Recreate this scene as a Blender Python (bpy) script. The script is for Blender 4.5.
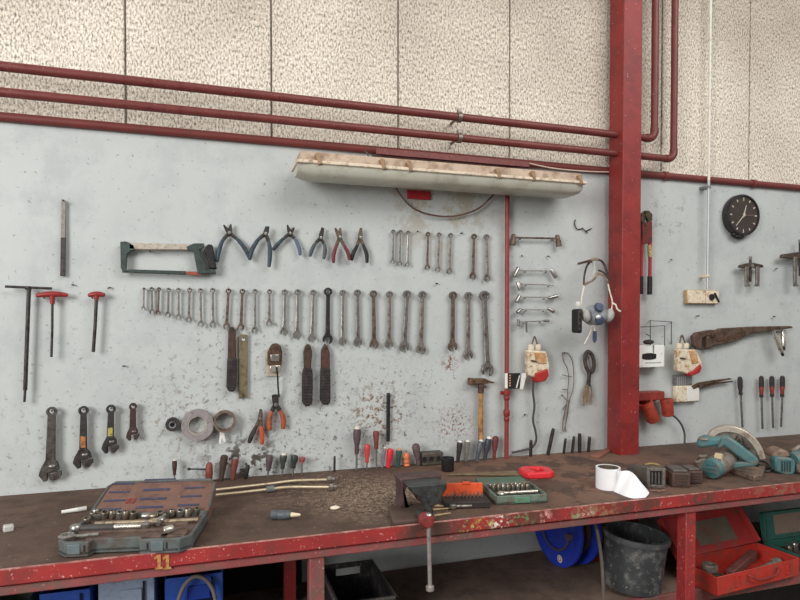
import bpy, bmesh, math, random
from mathutils import Vector, Matrix, Euler
random.seed(7)
R = math.radians
sc = bpy.context.scene
COL = sc.collection
for o in list(bpy.data.objects): bpy.data.objects.remove(o)

# ------------------------------------------------------------------ camera, light, exposure
F, PPX, PPY, YAW, PITCH = 600.0, 400.0, 332.0, R(17.7), R(-1.17)
ZB, ZS = 0.9, 0.465                      # worktop height, lower shelf height
CP = Vector((0, -2.4, ZB + 0.612))
cd = bpy.data.cameras.new('camera'); cam = bpy.data.objects.new('camera', cd); COL.objects.link(cam)
cd.sensor_width = 36; cd.lens = 36 * F / 800; cd.shift_y = (PPY - 300) / 800; cd.clip_start = .05
cam.location = CP; cam.rotation_euler = (R(90) + PITCH, 0, -YAW)
sc.camera = cam
sc.view_settings.view_transform = 'Standard'; sc.view_settings.look = 'None'
sc.view_settings.gamma = 1; sc.view_settings.exposure = -0.14; sc.view_settings.use_curve_mapping = False
wd = bpy.data.worlds.new('hall_daylight'); sc.world = wd; wd.use_nodes = True
wn = wd.node_tree.nodes; wl = wd.node_tree.links
bg = wn['Background']; bg.inputs[1].default_value = 0.58
tcw = wn.new('ShaderNodeTexCoord'); sepw = wn.new('ShaderNodeSeparateXYZ'); rw = wn.new('ShaderNodeValToRGB')
mpw = wn.new('ShaderNodeMapRange'); mpw.inputs[1].default_value = -1; mpw.inputs[2].default_value = 1
wl.new(tcw.outputs['Generated'], sepw.inputs[0]); wl.new(sepw.outputs[2], mpw.inputs[0]); wl.new(mpw.outputs[0], rw.inputs[0])
rw.color_ramp.elements[0].color = (.16, .15, .14, 1); rw.color_ramp.elements[1].color = (1.0, 1.0, .97, 1)
e = rw.color_ramp.elements.new(.5); e.color = (.52, .52, .5, 1)
wl.new(rw.outputs[0], bg.inputs[0])
def area(name, loc, target, sx, sy, energy, col):
    d = bpy.data.lights.new(name, 'AREA'); d.shape = 'RECTANGLE'; d.size = sx; d.size_y = sy; d.energy = energy; d.color = col
    o = bpy.data.objects.new(name, d); COL.objects.link(o); o.location = loc
    o.rotation_euler = (Vector(target) - Vector(loc)).to_track_quat('-Z', 'Y').to_euler(); return o
area('daylight_from_hall_door', (-3.2, -3.6, 2.6), (.6, 0, 1.4), 1.8, 2.0, 205, (1, .99, .97))
area('fill_from_upper_right', (2.6, -3.6, 4.4), (2.2, 0, 1.8), 4.0, 1.6, 135, (1, .98, .95))  # added unseen fill lamp, evens out the right side of the wall

# ------------------------------------------------------------------ pixel rays to real planes
cyw, syw = math.cos(YAW), math.sin(YAW)
f0 = Vector((syw, cyw, 0)); RT = Vector((cyw, -syw, 0)); u0 = Vector((0, 0, 1))
FW = f0 * math.cos(PITCH) + u0 * math.sin(PITCH); UP = u0 * math.cos(PITCH) - f0 * math.sin(PITCH)
def ray(x, y): return FW + RT * ((x - PPX) / F) + UP * ((PPY - y) / F)
def W(x, y, off=0.0):
    r = ray(x, y); return CP + r * ((-off - CP.y) / r.y)
def B(x, y, z=ZB):
    r = ray(x, y); return CP + r * ((z - CP.z) / r.z)
class Fr:
    """local frame of a thing: origin loc, turned rz about z"""
    def __init__(s, loc, rz=0.0, rot=None):
        s.loc = Vector(loc); s.rz = rz; s.m = Matrix.Rotation(rz, 3, 'Z'); s.mi = s.m.inverted()
        s.s = (s.loc - CP).dot(FW) / F
    def __call__(s, x, y, do=0.0):                       # meets the local plane y = do
        n = s.m @ Vector((0, 1, 0)); p0 = s.loc + n * do; r = ray(x, y)
        t = (p0 - CP).dot(n) / r.dot(n); return s.mi @ (CP + r * t - s.loc)
    def b(s, x, y, h=0.0):                               # meets the local plane z = h
        return s.mi @ (B(x, y, s.loc.z + h) - s.loc)
    def xz(s, pts, do=0.0):
        return [(p.x, p.z) for p in (s(a, b, do) for a, b in pts)]
    def path(s, pts, do=0.0):
        return [s(p[0], p[1], p[2] if len(p) > 2 else do) for p in pts]
def wf(px, py, off=.02): return Fr(W(px, py, off))
def bf(px, py, z=ZB, rz=0.0): return Fr(B(px, py, z), rz)

# ------------------------------------------------------------------ materials
def lin(c):
    f = lambda v: v / 12.92 if v <= .04045 else ((v + .055) / 1.055) ** 2.4
    return tuple(f(v / 255) for v in c) + (1,)
MATS = {}
def M(name, col, rough=.6, metal=0.0, var=.18, scale=14, dirt=None, bump=0.0, spots=None, spec=.4, fine=None):
    """dirt=(colour, amount 0-1, scale); spots=[(point, radius, colour, threshold, scale)]; fine=(colour, amount, scale) small specks"""
    if name in MATS: return MATS[name]
    m = bpy.data.materials.new(name); MATS[name] = m; m.use_nodes = True
    N = m.node_tree.nodes; L = m.node_tree.links; p = N['Principled BSDF']
    p.inputs['Roughness'].default_value = rough; p.inputs['Metallic'].default_value = metal
    p.inputs['Specular IOR Level'].default_value = spec
    tc = N.new('ShaderNodeTexCoord'); co = tc.outputs['Object']
    def noise(sca, det=4, rgh=.6):
        n = N.new('ShaderNodeTexNoise'); n.inputs['Scale'].default_value = sca; n.inputs['Detail'].default_value = det
        n.inputs['Roughness'].default_value = rgh; L.new(co, n.inputs['Vector']); return n.outputs[0]
    def mr(v, a, b, c=0, d=1):
        n = N.new('ShaderNodeMapRange'); n.inputs[1].default_value = a; n.inputs[2].default_value = b
        n.inputs[3].default_value = c; n.inputs[4].default_value = d; L.new(v, n.inputs[0]); return n.outputs[0]
    def mul(a, b):
        n = N.new('ShaderNodeMath'); n.operation = 'MULTIPLY'; L.new(a, n.inputs[0])
        if isinstance(b, float): n.inputs[1].default_value = b
        else: L.new(b, n.inputs[1])
        return n.outputs[0]
    def mix(fac, a, b):
        n = N.new('ShaderNodeMix'); n.data_type = 'RGBA'; L.new(fac, n.inputs[0])
        if isinstance(a, tuple): n.inputs[6].default_value = a
        else: L.new(a, n.inputs[6])
        n.inputs[7].default_value = b; return n.outputs[2]
    c = lin(col); lo = tuple(v * (1 - var) for v in c[:3]) + (1,); hi = tuple(min(1, v * (1 + var)) for v in c[:3]) + (1,)
    cur = mix(mr(noise(scale), .3, .7), lo, hi)
    if dirt:
        t = .72 - .45 * dirt[1]
        cur = mix(mr(noise(dirt[2], 6, .7), t - .06, t + .1, 0, .9), cur, lin(dirt[0]))
    if fine:
        t = .74 - .3 * fine[1]
        cur = mix(mr(noise(fine[2], 2, .6), t - .03, t + .05, 0, .85), cur, lin(fine[0]))
    for (pt, rad, sc_, thr, nsc) in (spots or []):
        d = N.new('ShaderNodeVectorMath'); d.operation = 'DISTANCE'; L.new(co, d.inputs[0]); d.inputs[1].default_value = pt
        mask = mul(mr(d.outputs['Value'], rad * .35, rad, 1, 0), mr(noise(nsc, 5, .75), thr, thr + .05))
        cur = mix(mask, cur, lin(sc_))
    L.new(cur, p.inputs['Base Color'])
    if bump:
        b = N.new('ShaderNodeBump'); b.inputs['Strength'].default_value = bump; b.inputs['Distance'].default_value = .004
        L.new(noise(scale * 5, 5), b.inputs['Height']); L.new(b.outputs[0], p.inputs['Normal'])
    return m

CHROME = M('worn_chrome', (170, 166, 160), .3, .85, .15, 40, ((105, 88, 72), .28, 60))
STEEL = M('dull_steel', (142, 136, 129), .45, .7, .2, 40, ((92, 72, 56), .4, 50))
BROWNSTEEL = M('brown_steel', (116, 101, 90), .55, .55, .25, 40, ((74, 54, 42), .45, 50))
DARKSTEEL = M('dark_steel', (72, 68, 66), .5, .6, .25, 35, ((48, 40, 36), .4, 60))
RUST = M('rust', (98, 76, 62), .8, .2, .25, 40, ((62, 44, 34), .5, 60))
BLACK = M('black_plastic', (34, 33, 34), .5, 0, .2, 30, ((80, 70, 62), .2, 60))
RUBBER = M('grimy_rubber', (52, 46, 46), .7, 0, .25, 30, ((84, 72, 62), .3, 60))
MAROON = M('maroon_pipe_paint', (112, 54, 50), .42, 0, .14, 12, ((100, 40, 40), .35, 25), fine=((196, 150, 140), .12, 160))
COLRED = M('column_red_paint', (140, 46, 43), .45, 0, .16, 8, ((116, 40, 40), .4, 9), fine=((226, 180, 170), .06, 90))
RAILRED = M('bench_red_paint', (184, 52, 56), .45, 0, .18, 9, ((120, 62, 58), .42, 14), fine=((222, 170, 162), .2, 120))
RAILDULL = M('bench_dull_red_paint', (142, 74, 73), .6, 0, .2, 9, ((112, 86, 78), .5, 16), fine=((200, 170, 160), .2, 120))
RED = M('bright_red_plastic', (172, 48, 45), .42, 0, .15, 30, ((140, 40, 40), .2, 60))
REDBOX = M('red_toolbox_paint', (192, 60, 50), .42, 0, .15, 14, ((140, 74, 62), .38, 20))
DULLRED = M('grimy_red_plastic', (142, 52, 44), .5, 0, .2, 30, ((90, 50, 42), .35, 60))
ORANGE = M('orange_grip', (168, 88, 56), .5, 0, .2, 40, ((110, 64, 46), .42, 70))
BORANGE = M('bright_orange_plastic', (222, 86, 44), .45, 0, .12, 30, ((150, 70, 40), .2, 50))
TEALGRIP = M('blue_grey_grip', (56, 71, 84), .5, 0, .25, 40, ((50, 46, 46), .4, 60))
TEAL = M('teal_tool_plastic', (74, 118, 122), .45, 0, .15, 25, ((116, 112, 100), .42, 40))
GREYMET = M('dusty_grey_metal', (138, 128, 118), .5, .25, .2, 30, ((98, 84, 72), .4, 40))
CREAM = M('grimy_cream_plastic', (226, 214, 190), .5, 0, .12, 25, ((168, 120, 76), .36, 40), fine=((120, 92, 70), .2, 150))
WHITE = M('white_plastic', (228, 226, 220), .45, 0, .06, 20, ((188, 178, 162), .2, 40))
PAPER = M('white_tape', (246, 246, 248), .6, 0, .03, 20)
WOOD = M('worn_handle_wood', (176, 132, 80), .6, 0, .2, 30, ((116, 82, 52), .4, 40))
DWOOD = M('dark_greasy_wood', (78, 58, 48), .7, 0, .25, 30, ((50, 38, 32), .45, 40))
BRASS = M('pale_brass', (206, 190, 160), .4, .5, .12, 40, ((150, 130, 100), .25, 60))
GREENCAST = M('green_grey_casting', (68, 80, 77), .5, .4, .2, 40, ((60, 58, 54), .35, 60))
GREENBOX = M('faded_green_plastic', (106, 122, 110), .55, 0, .18, 25, ((104, 92, 76), .42, 40))
GREENPAINT = M('green_toolbox_paint', (48, 112, 98), .5, 0, .18, 20, ((70, 84, 74), .4, 20))
BLUE = M('blue_plastic', (34, 66, 188), .4, 0, .15, 14, ((60, 70, 130), .25, 40))
BINBLUE = M('dusty_blue_bin', (52, 92, 190), .45, 0, .15, 14, ((90, 110, 160), .3, 30))
GREY = M('grey_plastic', (120, 122, 124), .55, 0, .18, 30, ((84, 78, 72), .35, 50))

# ------------------------------------------------------------------ mesh helpers
class MB:
    def __init__(s): s.bm = bmesh.new()
    def box(s, c, size, rot=None):
        mt = Matrix.Translation(Vector(c)) @ (rot.to_4x4() if rot else Matrix.Identity(4)) @ Matrix.Diagonal((*size, 1))
        bmesh.ops.create_cube(s.bm, size=1, matrix=mt); return s
    def bx(s, x0, x1, y0, y1, z0, z1):
        return s.box(((x0 + x1) / 2, (y0 + y1) / 2, (z0 + z1) / 2), (abs(x1 - x0), abs(y1 - y0), abs(z1 - z0)))
    def loft(s, rings, closed=True, cap=True):
        vs = [[s.bm.verts.new(p) for p in r] for r in rings]; n = len(vs[0])
        for a, b in zip(vs, vs[1:]):
            for i in range(n if closed else n - 1):
                j = (i + 1) % n
                s.bm.faces.new((a[i], a[j], b[j], b[i]))
        if cap:
            s.bm.faces.new(vs[0]); s.bm.faces.new(vs[-1])
        return s
    def prism(s, pts, y0, y1):                           # outline in x,z ; depth in y
        return s.loft([[Vector((x, y0, z)) for x, z in pts], [Vector((x, y1, z)) for x, z in pts]])
    def flat(s, pts, z0, z1):                            # outline in x,y
        return s.loft([[Vector((x, y, z0)) for x, y in pts], [Vector((x, y, z1)) for x, y in pts]])
    def bar(s, p, q, w0, w1, y0, y1):                    # tapered bar between two (x,z) points
        p = Vector(p); q = Vector(q); d = (q - p); n = Vector((-d.y, d.x)).normalized()
        return s.prism([tuple(p + n * w0 / 2), tuple(p - n * w0 / 2), tuple(q - n * w1 / 2), tuple(q + n * w1 / 2)], y0, y1)
    def ring(s, cx, cz, ro, ri, y0, y1, n=20):
        rs = []
        for r, y in ((ro, y0), (ro, y1), (ri, y1), (ri, y0), (ro, y0)):
            rs.append([Vector((cx + r * math.cos(2 * math.pi * i / n), y, cz + r * math.sin(2 * math.pi * i / n))) for i in range(n)])
        s.loft(rs, cap=False); return s
    def tube(s, pts, r, n=8, sy=1.0, cap=True):          # swept round (or flattened in y) bar
        pts = [Vector(p) for p in pts]; rr = r if isinstance(r, (list, tuple)) else [r] * len(pts)
        rings = []; up = None
        for i, p in enumerate(pts):
            t = (pts[min(i + 1, len(pts) - 1)] - pts[max(i - 1, 0)]).normalized()
            if up is None:
                up = Vector((0, 1, 0)) if abs(t.y) < .9 else Vector((1, 0, 0))
            u = (up - t * up.dot(t)).normalized(); v = t.cross(u); up = u
            rings.append([p + (u * math.cos(2 * math.pi * k / n) * sy + v * math.sin(2 * math.pi * k / n)) * rr[i] for k in range(n)])
        return s.loft(rings, cap=cap)
    def lathe(s, prof, org=(0, 0, 0), axis=(0, 0, 1), n=18, cap=True):   # prof [(radius, distance along axis)]
        a = Vector(axis).normalized(); u = a.orthogonal().normalized(); v = a.cross(u); o = Vector(org); rings = []
        for r, t in prof:
            rings.append([o + a * t + (u * math.cos(2 * math.pi * k / n) + v * math.sin(2 * math.pi * k / n)) * max(r, 1e-5) for k in range(n)])
        return s.loft(rings, cap=cap)
    def ball(s, c, r, n=14, rot=None):
        r = r if isinstance(r, (tuple, list)) else (r, r, r)
        mt = Matrix.Translation(Vector(c)) @ (rot.to_4x4() if rot else Matrix.Identity(4)) @ Matrix.Diagonal((*r, 1))
        bmesh.ops.create_uvsphere(s.bm, u_segments=n, v_segments=max(6, n // 2), radius=1, matrix=mt); return s
    def build(s, name, mat, parent=None, loc=None, bevel=0, label=None, smooth=40, seg=2, kind=None, rot=None):
        bmesh.ops.recalc_face_normals(s.bm, faces=s.bm.faces)
        me = bpy.data.meshes.new(name); s.bm.to_mesh(me); s.bm.free()
        me.materials.append(mat)
        for p in me.polygons: p.use_smooth = True
        me.set_sharp_from_angle(angle=R(smooth))
        o = bpy.data.objects.new(name, me); COL.objects.link(o)
        if parent is not None: o.parent = parent
        if loc is not None: o.location = loc
        if rot is not None: o.rotation_euler = rot
        if bevel:
            b = o.modifiers.new('bevel', 'BEVEL'); b.width = bevel; b.segments = seg; b.limit_method = 'ANGLE'; b.angle_limit = R(40)
        if label: o['label'] = label
        if kind: o['kind'] = kind
        return o
def tag(o, label, cat, group=None, kind=None):
    o['label'] = label; o['category'] = cat
    if group: o['group'] = group
    if kind: o['kind'] = kind
    return o
def thing(name, label, cat, fr, group=None, rot=None):
    o = bpy.data.objects.new(name, None); COL.objects.link(o); o.empty_display_size = .02
    o.location = fr.loc; o.rotation_euler = rot or (0, 0, fr.rz)
    return tag(o, label, cat, group)
def smoothpath(pts, k=6):                                # Catmull-Rom through points
    P = [Vector(p) for p in pts]; out = []
    for i in range(len(P) - 1):
        a, b, c, d = P[max(i - 1, 0)], P[i], P[i + 1], P[min(i + 2, len(P) - 1)]
        for j in range(k):
            t = j / k
            out.append(.5 * (2 * b + (c - a) * t + (2 * a - 5 * b + 4 * c - d) * t * t + (3 * b - a - 3 * c + d) * t ** 3))
    return out + [P[-1]]
def nail(px, py, host, off=.03):
    fr = Fr(W(px, py, 0)); mb = MB(); d = fr(px, py, -off)
    mb.tube([(0, .01, 0), d], .0016, 6).lathe([(.0033, -.0008), (.0033, .0008)], d, d, 8)
    return tag(mb.build('nail', DARKSTEEL, loc=fr.loc), 'dark nail holding up the ' + host, 'nail', 'nails in the wall')

# ------------------------------------------------------------------ setting
def struct(o): o['kind'] = 'structure'; return o
def wp(px, py): v = W(px, py); return (v.x, v.y, v.z)
WALLM = M('grey_wall_paint', (190, 194, 192), .65, 0, .045, 2.2, ((178, 182, 182), .4, 5), bump=.7,
          fine=((138, 138, 134), .22, 60),
          spots=[(wp(250, 400), .55, (140, 138, 130), .57, 42), (wp(100, 440), .7, (150, 148, 140), .6, 36),
                 (wp(360, 440), .5, (108, 100, 90), .565, 50), (wp(378, 412), .16, (120, 92, 66), .52, 40),
                 (wp(455, 425), .12, (120, 66, 60), .53, 75), (wp(430, 395), .3, (116, 108, 100), .6, 45),
                 (wp(450, 363), .05, (120, 74, 50), .5, 60), (wp(185, 420), .22, (150, 142, 130), .55, 40),
                 (wp(560, 420), .3, (128, 124, 118), .61, 42), (wp(160, 395), .2, (120, 116, 108), .6, 60),
                 (wp(308, 455), .3, (84, 78, 70), .6, 30), (wp(715, 350), .4, (120, 118, 112), .635, 40),
                 (wp(440, 190), .35, (172, 166, 152), .48, 5), (wp(245, 470), .22, (78, 72, 64), .5, 16),
                 (wp(60, 470), .35, (146, 140, 130), .6, 40), (wp(667, 215), .16, (150, 148, 142), .55, 24)])
mb = MB(); mb.bx(-2.4, 4.6, 0, .12, 0, 2.21).bx(-2.4, 4.6, .02, .12, 2.21, 3.7)
struct(mb.build('wall_back', WALLM))
def concrete():
    m = bpy.data.materials.new('washed_aggregate_concrete'); m.use_nodes = True
    N = m.node_tree.nodes; L = m.node_tree.links; p = N['Principled BSDF']; p.inputs['Roughness'].default_value = .9
    tc = N.new('ShaderNodeTexCoord'); co = tc.outputs['Object']
    mp = N.new('ShaderNodeMapping'); mp.inputs['Scale'].default_value = (1, 1, .5); L.new(co, mp.inputs[0])
    v = N.new('ShaderNodeTexNoise'); v.inputs['Scale'].default_value = 150; v.inputs['Detail'].default_value = 4; v.inputs['Roughness'].default_value = .75
    L.new(mp.outputs[0], v.inputs['Vector'])
    r = N.new('ShaderNodeValToRGB'); L.new(v.outputs[0], r.inputs[0]); cr = r.color_ramp
    cr.elements[0].position = .36; cr.elements[0].color = lin((104, 96, 88))
    cr.elements[1].position = .62; cr.elements[1].color = lin((252, 244, 229))
    e = cr.elements.new(.44); e.color = lin((186, 174, 158)); e = cr.elements.new(.52); e.color = lin((234, 224, 209))
    g = N.new('ShaderNodeTexNoise'); g.inputs['Scale'].default_value = 1.6; g.inputs['Detail'].default_value = 6; L.new(co, g.inputs['Vector'])
    sp = N.new('ShaderNodeSeparateXYZ'); L.new(co, sp.inputs[0])
    a = N.new('ShaderNodeMapRange'); a.inputs[1].default_value = 2.3; a.inputs[2].default_value = 3.0; a.inputs[3].default_value = -.12; a.inputs[4].default_value = .3
    L.new(sp.outputs[2], a.inputs[0])
    ad = N.new('ShaderNodeMath'); ad.operation = 'ADD'; L.new(g.outputs[0], ad.inputs[0]); L.new(a.outputs[0], ad.inputs[1])
    f = N.new('ShaderNodeMapRange'); f.inputs[1].default_value = .42; f.inputs[2].default_value = .85; f.inputs[4].default_value = .55; L.new(ad.outputs[0], f.inputs[0])
    mx = N.new('ShaderNodeMix'); mx.data_type = 'RGBA'; mx.blend_type = 'MULTIPLY'; L.new(f.outputs[0], mx.inputs[0]); L.new(r.outputs[0], mx.inputs[6])
    mx.inputs[7].default_value = lin((150, 138, 130)); L.new(mx.outputs[2], p.inputs['Base Color'])
    b = N.new('ShaderNodeBump'); b.inputs['Strength'].default_value = .5; b.inputs['Distance'].default_value = .004; L.new(v.outputs[0], b.inputs['Height']); L.new(b.outputs[0], p.inputs['Normal'])
    return m
edges = [-2.4, -1.845, -1.324, -.803, -.282, .24, .759, 1.276, 1.81, 2.095, 2.642, 3.19, 3.74, 4.6]
mb = MB()
for a, b in zip(edges, edges[1:]): mb.bx(a + .003, b - .003, 0, .06, 2.213, 3.7)
CONC = concrete()
struct(mb.build('wall_back_upper', CONC, bevel=.003, seg=1))
struct(MB().bx(-2.4, 4.6, -5, .12, -.08, 0).build('floor', M('dirty_concrete_floor', (84, 76, 70), .85, 0, .2, 3, ((70, 62, 56), .4, 7), fine=((160, 150, 140), .3, 40))))
struct(MB().bx(-2.4, 4.6, -.03, .0, 0, .34).build('added_dark_strip', M('dark_strip_fill', (66, 61, 58), .9, 0, .2, 8)))  # made-up strip that darkens the shadowed, dirty foot of the wall
mb = MB(); cx0, cx1, cy0, cy1 = 1.772, 1.872, -.13, -.03
mb.bx(cx0, cx1, cy0, cy1, 0, 3.7)
struct(mb.build('column', COLRED, bevel=.004))
mb = MB()
for a, b in ((-2.4, 4.6),):
    mb.tube([(a, -.010, 2.208), (b, -.010, 2.208)], .0165, 12)
mb.lathe([(.021, -.012), (.021, .012)], (W(665, 171, .01).x, -.010, 2.208), (1, 0, 0)).lathe([(.021, -.012), (.021, .012)], (W(753, 178, .01).x, -.010, 2.208), (1, 0, 0))
struct(mb.build('trim_1', M('seam_trim_paint', (118, 54, 50), .5, 0, .15, 10, ((104, 54, 50), .4, 20))))

# ------------------------------------------------------------------ workbench
fr = Fr((0, 0, 0)); X0, X1, YF = -2.2, 3.9, -.73
bench = thing('workbench', 'long steel workbench with grimy brown top and worn red front rail below the tool wall', 'workbench', Fr((.8, -.36, 0)))
bl = Vector((-.8, .36, 0))
def bpart(name, mb, mat, **k): return mb.build(name, mat, bench, loc=bl, **k)
TOPM = M('grimy_bench_top', (95, 75, 64), .85, 0, .2, 5, ((76, 59, 51), .45, 9), bump=.35, fine=((142, 122, 106), .16, 70),
         spots=[((B(385, 497).x, B(385, 497).y, ZB), .3, (158, 140, 120), .5, 60), ((B(560, 470).x, B(560, 470).y, ZB), .8, (124, 94, 78), .45, 6),
                ((B(340, 490).x, B(340, 490).y, ZB), .35, (132, 112, 94), .52, 40)])
g = .004
mb = MB(); mb.flat([(X0, YF + .006), (X1, YF + .006), (X1, -.004), (cx1 + g, -.004), (cx1 + g, cy0 - g), (cx0 - g, cy0 - g), (cx0 - g, -.004), (X0, -.004)], ZB - .03, ZB)
bpart('worktop', mb, TOPM)
railspots = []
for px, py, rad in ((455, 525, .20), (520, 518, .16), (640, 506, .16), (700, 499, .10)):
    v = W(px, py, .73); railspots.append(((v.x, v.y, v.z), rad, (106, 66, 58), .47, 14))
for px, py, rad, c, th, s in ((485, 523, .055, (186, 172, 92), .54, 50), (470, 525, .045, (194, 180, 104), .53, 60), (520, 519, .06, (116, 146, 98), .52, 45),
                              (500, 521, .04, (236, 232, 224), .52, 60), (545, 517, .03, (222, 160, 150), .5, 60), (600, 511, .1, (150, 110, 84), .5, 30), (575, 513, .03, (140, 150, 112), .5, 40),
                              (430, 530, .14, (92, 66, 60), .45, 16), (780, 492, .16, (146, 100, 80), .5, 26), (585, 512, .05, (214, 186, 176), .54, 70)):
    v = W(px, py, .73); railspots.append(((v.x, v.y, v.z), rad, c, th, s))
RAILSP = M('bench_rail_paint', (158, 54, 53), .42, 0, .16, 9, ((128, 58, 56), .35, 12), fine=((222, 170, 162), .2, 120), spots=railspots)
mb = MB(); mb.bx(X0, X1, YF, YF + .006, ZB - .038, ZB + .004).bx(X0, X1, YF, YF + .05, ZB - .038, ZB - .032)
bpart('front_rail', mb, RAILSP, bevel=.0015, seg=1)
mb = MB(); mb.bx(X0, X1, YF + .005, YF + .045, ZB - .062, ZB - .038)
bpart('lower_rail', mb, RAILDULL, bevel=.003)
mb = MB(); mb.bx(X0, X1, YF - .0006, YF + .0075, ZB + .0035, ZB + .0052)
bpart('worn_edge', mb, M('worn_paint_edge', (206, 150, 140), .5, .1, .25, 18, ((150, 80, 74), .5, 26)), label='bare scuffed top edge of the red rail')
for lx in (-1.03, .268, 1.588, 2.91):
    bpart('leg', MB().bx(lx, lx + .043, YF + .012, YF + .056, 0, ZB - .062), RAILDULL if lx < 1 else RAILSP, bevel=.003)
    bpart('rear_leg', MB().bx(lx - .01, lx + .034, -.20, -.155, 0, ZB - .03), RAILSP, bevel=.003)
    bpart('cross_bar', MB().bx(lx + .004, lx + .04, YF + .056, -.2, ZB - .07, ZB - .032), RAILDULL, bevel=.002)
bpart('shelf', MB().bx(X0, X1, -.54, -.02, ZS - .018, ZS), M('dusty_shelf_board', (120, 100, 88), .9, 0, .2, 5, ((94, 78, 70), .4, 9), fine=((146, 128, 116), .15, 60)))
bpart('shelf_rail', MB().bx(X0, X1, -.56, -.541, ZS - .045, ZS + .004), RAILDULL, bevel=.003)
# painted yellow digits on the rail
for px in (158.5, 167):
    v = W(px, 562, .7315); mb = MB(); mb.prism([(-.009, -.019), (.011, -.019), (.010, -.014), (.005, -.013), (.006, .019), (-.003, .019), (-.011, .012), (-.009, .007), (-.003, .011), (-.003, -.013), (-.009, -.014)], -.0006, .0006)
    mb.build('painted_digit', M('yellow_marking_paint', (200, 154, 86), .6, 0, .2, 60, ((160, 76, 62), .5, 55)), bench, loc=v + bl, label='yellow painted digit 1')

# ------------------------------------------------------------------ pipes and conduits
def long_pipe(zl, off, pxup, pyelb, r, label, clamps):
    z = zl; xr = W(pxup, 60, off).x; rr = .036
    fr = Fr((-2.3, -off, z)); root = thing('steel_pipe', label, 'pipe', fr, 'maroon pipes across the upper wall')
    X = xr + 2.3
    root_m = MB().tube([(0, 0, 0), (X - rr, 0, 0)], r, 14); root_m.build('pipe_run', MAROON, root)
    arc = [(X - rr + rr * math.sin(a), 0, rr - rr * math.cos(a)) for a in [R(90) * i / 8 for i in range(9)]]
    el = MB().tube([(X - rr - .012, 0, 0)] + arc + [(X, 0, rr + .012)], r * 1.16, 14); el.build('elbow', MAROON, root)
    MB().tube([(X, 0, rr), (X, 0, 3.68 - z)], r, 14).build('riser', MAROON, root)
    for px, py in clamps:
        x = W(px, py, off).x + 2.3
        mb = MB(); mb.ring(0, 0, r * 1.35, r * .98, -.009, .009)
        for v in mb.bm.verts: v.co = Vector((x + v.co.y, v.co.x, v.co.z))
        mb.tube([(x, r, 0), (x, off, 0)], .006, 8).box((x, 0, r * 1.5), (.014, .02, .016)); mb.build('clamp', STEEL, root, label='grey pipe clamp')
    return root
z1 = (W(0, 68, .085).z + W(400, 109, .085).z) / 2; z2 = (W(0, 92, .085).z + W(400, 132, .085).z) / 2
long_pipe(z1, .085, 655, 131, .0165, 'upper of two maroon pipes crossing the concrete, turning up close beside the red column', [(459, 118)])
long_pipe(z2, .085, 674.5, 155, .0158, 'lower of two maroon pipes crossing the concrete, turning up farther from the red column', [(459, 137)])
fr = Fr((W(507, 300, .03).x, -.03, ZB)); root = thing('drop_pipe', 'slim red vertical pipe running from behind the lamp down to the bench', 'pipe', fr)
top = W(507.5, 160, .03).z - ZB
MB().tube([(0, 0, 0), (0, 0, top)], .0098, 12).build('pipe_run', M('drop_pipe_paint', (142, 60, 58), .45, 0, .15, 12, ((120, 50, 48), .35, 22)), root)
for py, rr, h in ((393, .0175, .016), (398, .0135, .02), (413, .0145, .03), (419, .0125, .02)):
    z = W(507, py, .03).z - ZB; MB().lathe([(rr * .8, z - h / 2), (rr, z - h / 3), (rr, z + h / 3), (rr * .8, z + h / 2)]).build('coupling', COLRED, root)
MB().box((0, .012, W(507, 393, .03).z - ZB), (.045, .012, .014)).build('bracket', COLRED, root)
fr = Fr((W(707.6, 289, .04).x, -.04, W(706.5, 289, .04).z)); root = thing('conduit', 'thin white vertical conduit running down to the cream junction box', 'conduit', fr)
ck_ = W(707, 180, .04).z - fr.loc.z; MB().tube([(0, 0, 0), (0, 0, ck_)], .0068, 10).build('lower_tube', M('grey_white_conduit', (186, 188, 188), .35, .3, .08, 10), root)
MB().tube([(0, 0, ck_), (0, 0, 3.68 - fr.loc.z)], .0066, 10).build('upper_tube', M('white_conduit', (226, 222, 210), .4, 0, .06, 10, ((180, 170, 152), .25, 30)), root)
for py, w in ((187, .03), (276, .024)):
    z = fr(707, py).z; mb = MB(); mb.lathe([(.010, z - .006), (.010, z + .006)]).box((-.004, .02, z), (w, .042, .012)); mb.build('conduit_clip', CREAM if py > 200 else GREY, root)
# white pulled wire below the trim
fr = Fr(W(530, 165, .03)); tag(MB().tube(smoothpath([fr(528, 163, -.01), fr(555, 168.5), fr(590, 171.5), fr(613, 172)]), .0028, 6).build('wire', M('pale_wire', (206, 186, 172), .5), loc=fr.loc),
    'thin pale wire running under the red seam trim to the column', 'wire')

# ------------------------------------------------------------------ lamp over the tool wall
a = W(296.5, 160, .2); b = W(586.5, 182.4, .2); ln = (b - a).length
fr = Fr(a); tilt = -math.atan2(b.z - a.z, b.x - a.x)
lamp = thing('batten_light', 'long dusty fluorescent batten lamp with clouded cover hanging under the pipes', 'lamp', fr, rot=(0, tilt, 0))
HOUS = M('dusty_lamp_housing', (188, 166, 146), .7, 0, .12, 9, ((150, 124, 104), .42, 22), fine=((110, 84, 66), .15, 110))
mb = MB(); prof = [(.0, 0), (.15, 0), (.135, .040), (.015, .040)]                         # y,z section
def sect(prof, x0, x1, sh0=0, sh1=0):
    return [[Vector((x0, y, z)) for y, z in prof], [Vector((x1, y, z)) for y, z in prof]]
mb.loft([[Vector((.006, .02, .01)), Vector((.006, .13, .01)), Vector((.012, .12, .028)), Vector((.012, .03, .028))]] + sect(prof, .018, ln - .018) + [[Vector((ln - .006, .02, .01)), Vector((ln - .006, .13, .01)), Vector((ln - .012, .12, .03)), Vector((ln - .012, .03, .03))]])
mb.build('housing', HOUS, lamp, bevel=.004)
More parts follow.
